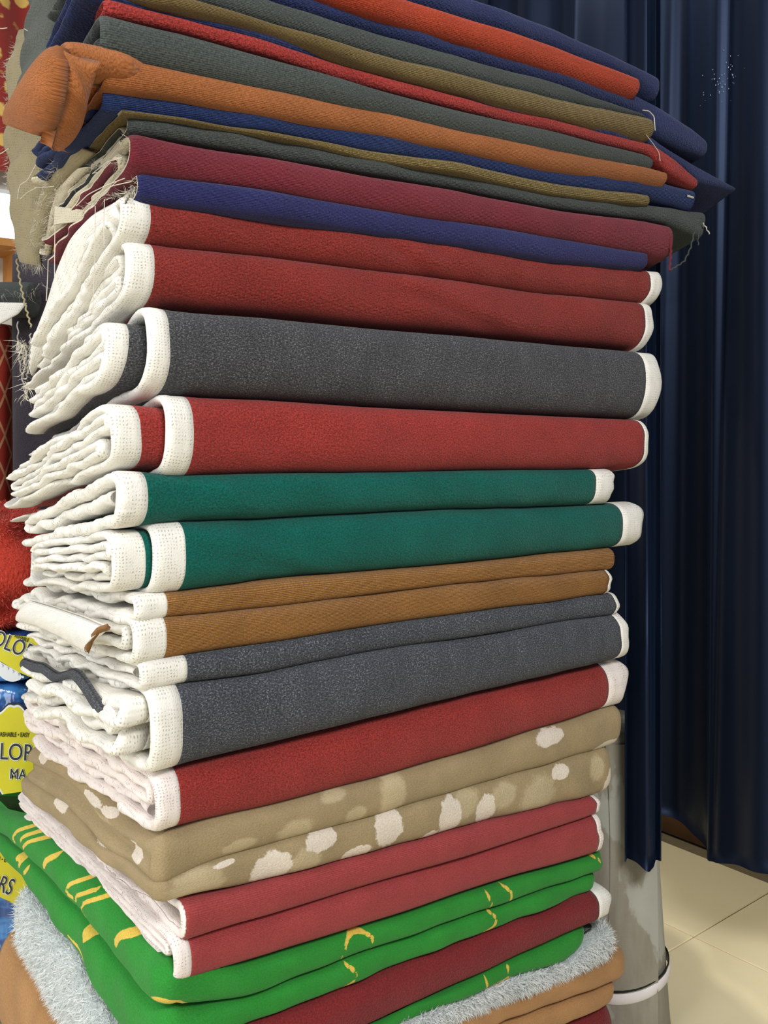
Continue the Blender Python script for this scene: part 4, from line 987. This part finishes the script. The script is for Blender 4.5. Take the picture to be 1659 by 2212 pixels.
# zipped label of the upper pack
flat(p1, 'label_face', [(-70, 1370), (20, 1371), (84, 1378), (92, 1400), (88, 1472), (40, 1452), (0, 1428), (-70, 1405)], M['label'], LD)
flat(p1, 'label_border', smooth_poly([(-30, 1405), (0, 1430), (45, 1454), (50, 1466), (30, 1474), (10, 1470), (-10, 1450)], 40), M['labelw'], LD+.001)
word(p1, 'COLORS', -44, 1380, 34, -.40, .72)
lettering(p1, 'ASHABLE', 30, 1376, 8, LD-.0015, M['ink'], -.35, 0, 0, .7)
for k_ in range(7):
    zx, zy = -20+k_*11.5, 1425+k_*6.2
    flat(p1, 'zip_bead', smooth_poly([(zx-3, zy-2), (zx+2, zy-3), (zx+4, zy+2), (zx-1, zy+4)], 12), M['labelw'], LD-.002, .002)
# label sheet of the lowest pack
flat(p3, 'label_face', [(-80, 1800), (0, 1815), (30, 1850), (62, 1905), (45, 1958), (0, 1938), (-80, 1910)], M['label'], LD)
word(p3, 'COLORS', -92, 1896, 36, -.32, .60, .1)
lettering(p3, 'WASHABLE • EASY', -44, 1850, 9, LD-.0015, M['ink'], -.22, 0, 0, .68)

# ---- far back: light panel, shelf board, flowered cloth on the wall
em = NT('lit_panel'); em.b.inputs['Emission Color'].default_value = (1, .98, .9, 1); em.b.inputs['Emission Strength'].default_value = 3.; M['lit'] = em.out(lin((250, 248, 240)))
M['wood'] = plain_mat('shelf_wood', (186, 128, 66), .6, .3, .2, 20)
lp = thing('light_panel', 'bright white light panel on the wall above a wooden shelf', 'lamp', pos(.30, 2.39, 1.97))
wbox('diffuser', .02, .60, 2.375, 2.385, 1.975, 2.135, M['lit'], lp); 
for z0, z1 in ((1.96, 1.975), (2.135, 2.15)): wbox('frame', .0, .62, 2.37, 2.398, z0, z1, M['labelw'], lp)
sh = thing('wall_shelf', 'wooden wall shelf under the light panel', 'shelf', pos(.3, 2.3, 1.9)); wbox('board', -.2, .66, 2.16, 2.398, 1.905, 1.93, M['wood'], sh)
for w_ in (-.1, .5): wbox('bracket', w_, w_+.02, 2.2, 2.398, 1.80, 1.905, M['wood'], sh)
fl = NT('flowered_cloth'); fv = fl.n('ShaderNodeTexVoronoi'); fl.set(fv.inputs['Vector'], fl.uv()); fv.inputs['Scale'].default_value = 13
fn = fl.noise(fl.uv(), 16, 4.)
M['flower'] = fl.out(fl.mix(fl.step(fl.math('ADD', fv.outputs['Distance'], fl.math('MULTIPLY', fn, .7)), .72, .60), lin((150, 44, 36)), lin((226, 186, 96))), .7, .3, .2)
n_, m_ = 60, 24; tt = np.linspace(0, 1, n_); zz = np.linspace(2.19, 2.98, m_); TT_, ZZ = np.meshgrid(tt, zz, indexing='ij')
wq = -.1+.82*TT_; uq = 2.30+.03*np.sin(TT_*22+ZZ)+.0*ZZ
V1 = pos(wq, uq, ZZ).reshape(-1, 3); V2 = pos(wq, uq+.006, ZZ).reshape(-1, 3)
uvq = np.stack([wq, ZZ], -1).reshape(-1, 2)
bd = [(j, j+1, j+1+n_*m_, j+n_*m_) for j in range(m_-1)]+[((n_-1)*m_+j, (n_-1)*m_+j+1, (n_-1)*m_+j+1+n_*m_, (n_-1)*m_+j+n_*m_) for j in range(m_-1)]+[(i*m_, (i+1)*m_, (i+1)*m_+n_*m_, i*m_+n_*m_) for i in range(n_-1)]
tag(mesh_obj('wall_hanging', np.concatenate([V1, V2]), list(grid_faces(n_, m_))+list(grid_faces(n_, m_, n_*m_)[:, ::-1])+bd, M['flower'], None, np.concatenate([uvq, uvq])), 'red and gold flowered cloth hanging on the back wall', 'cloth')
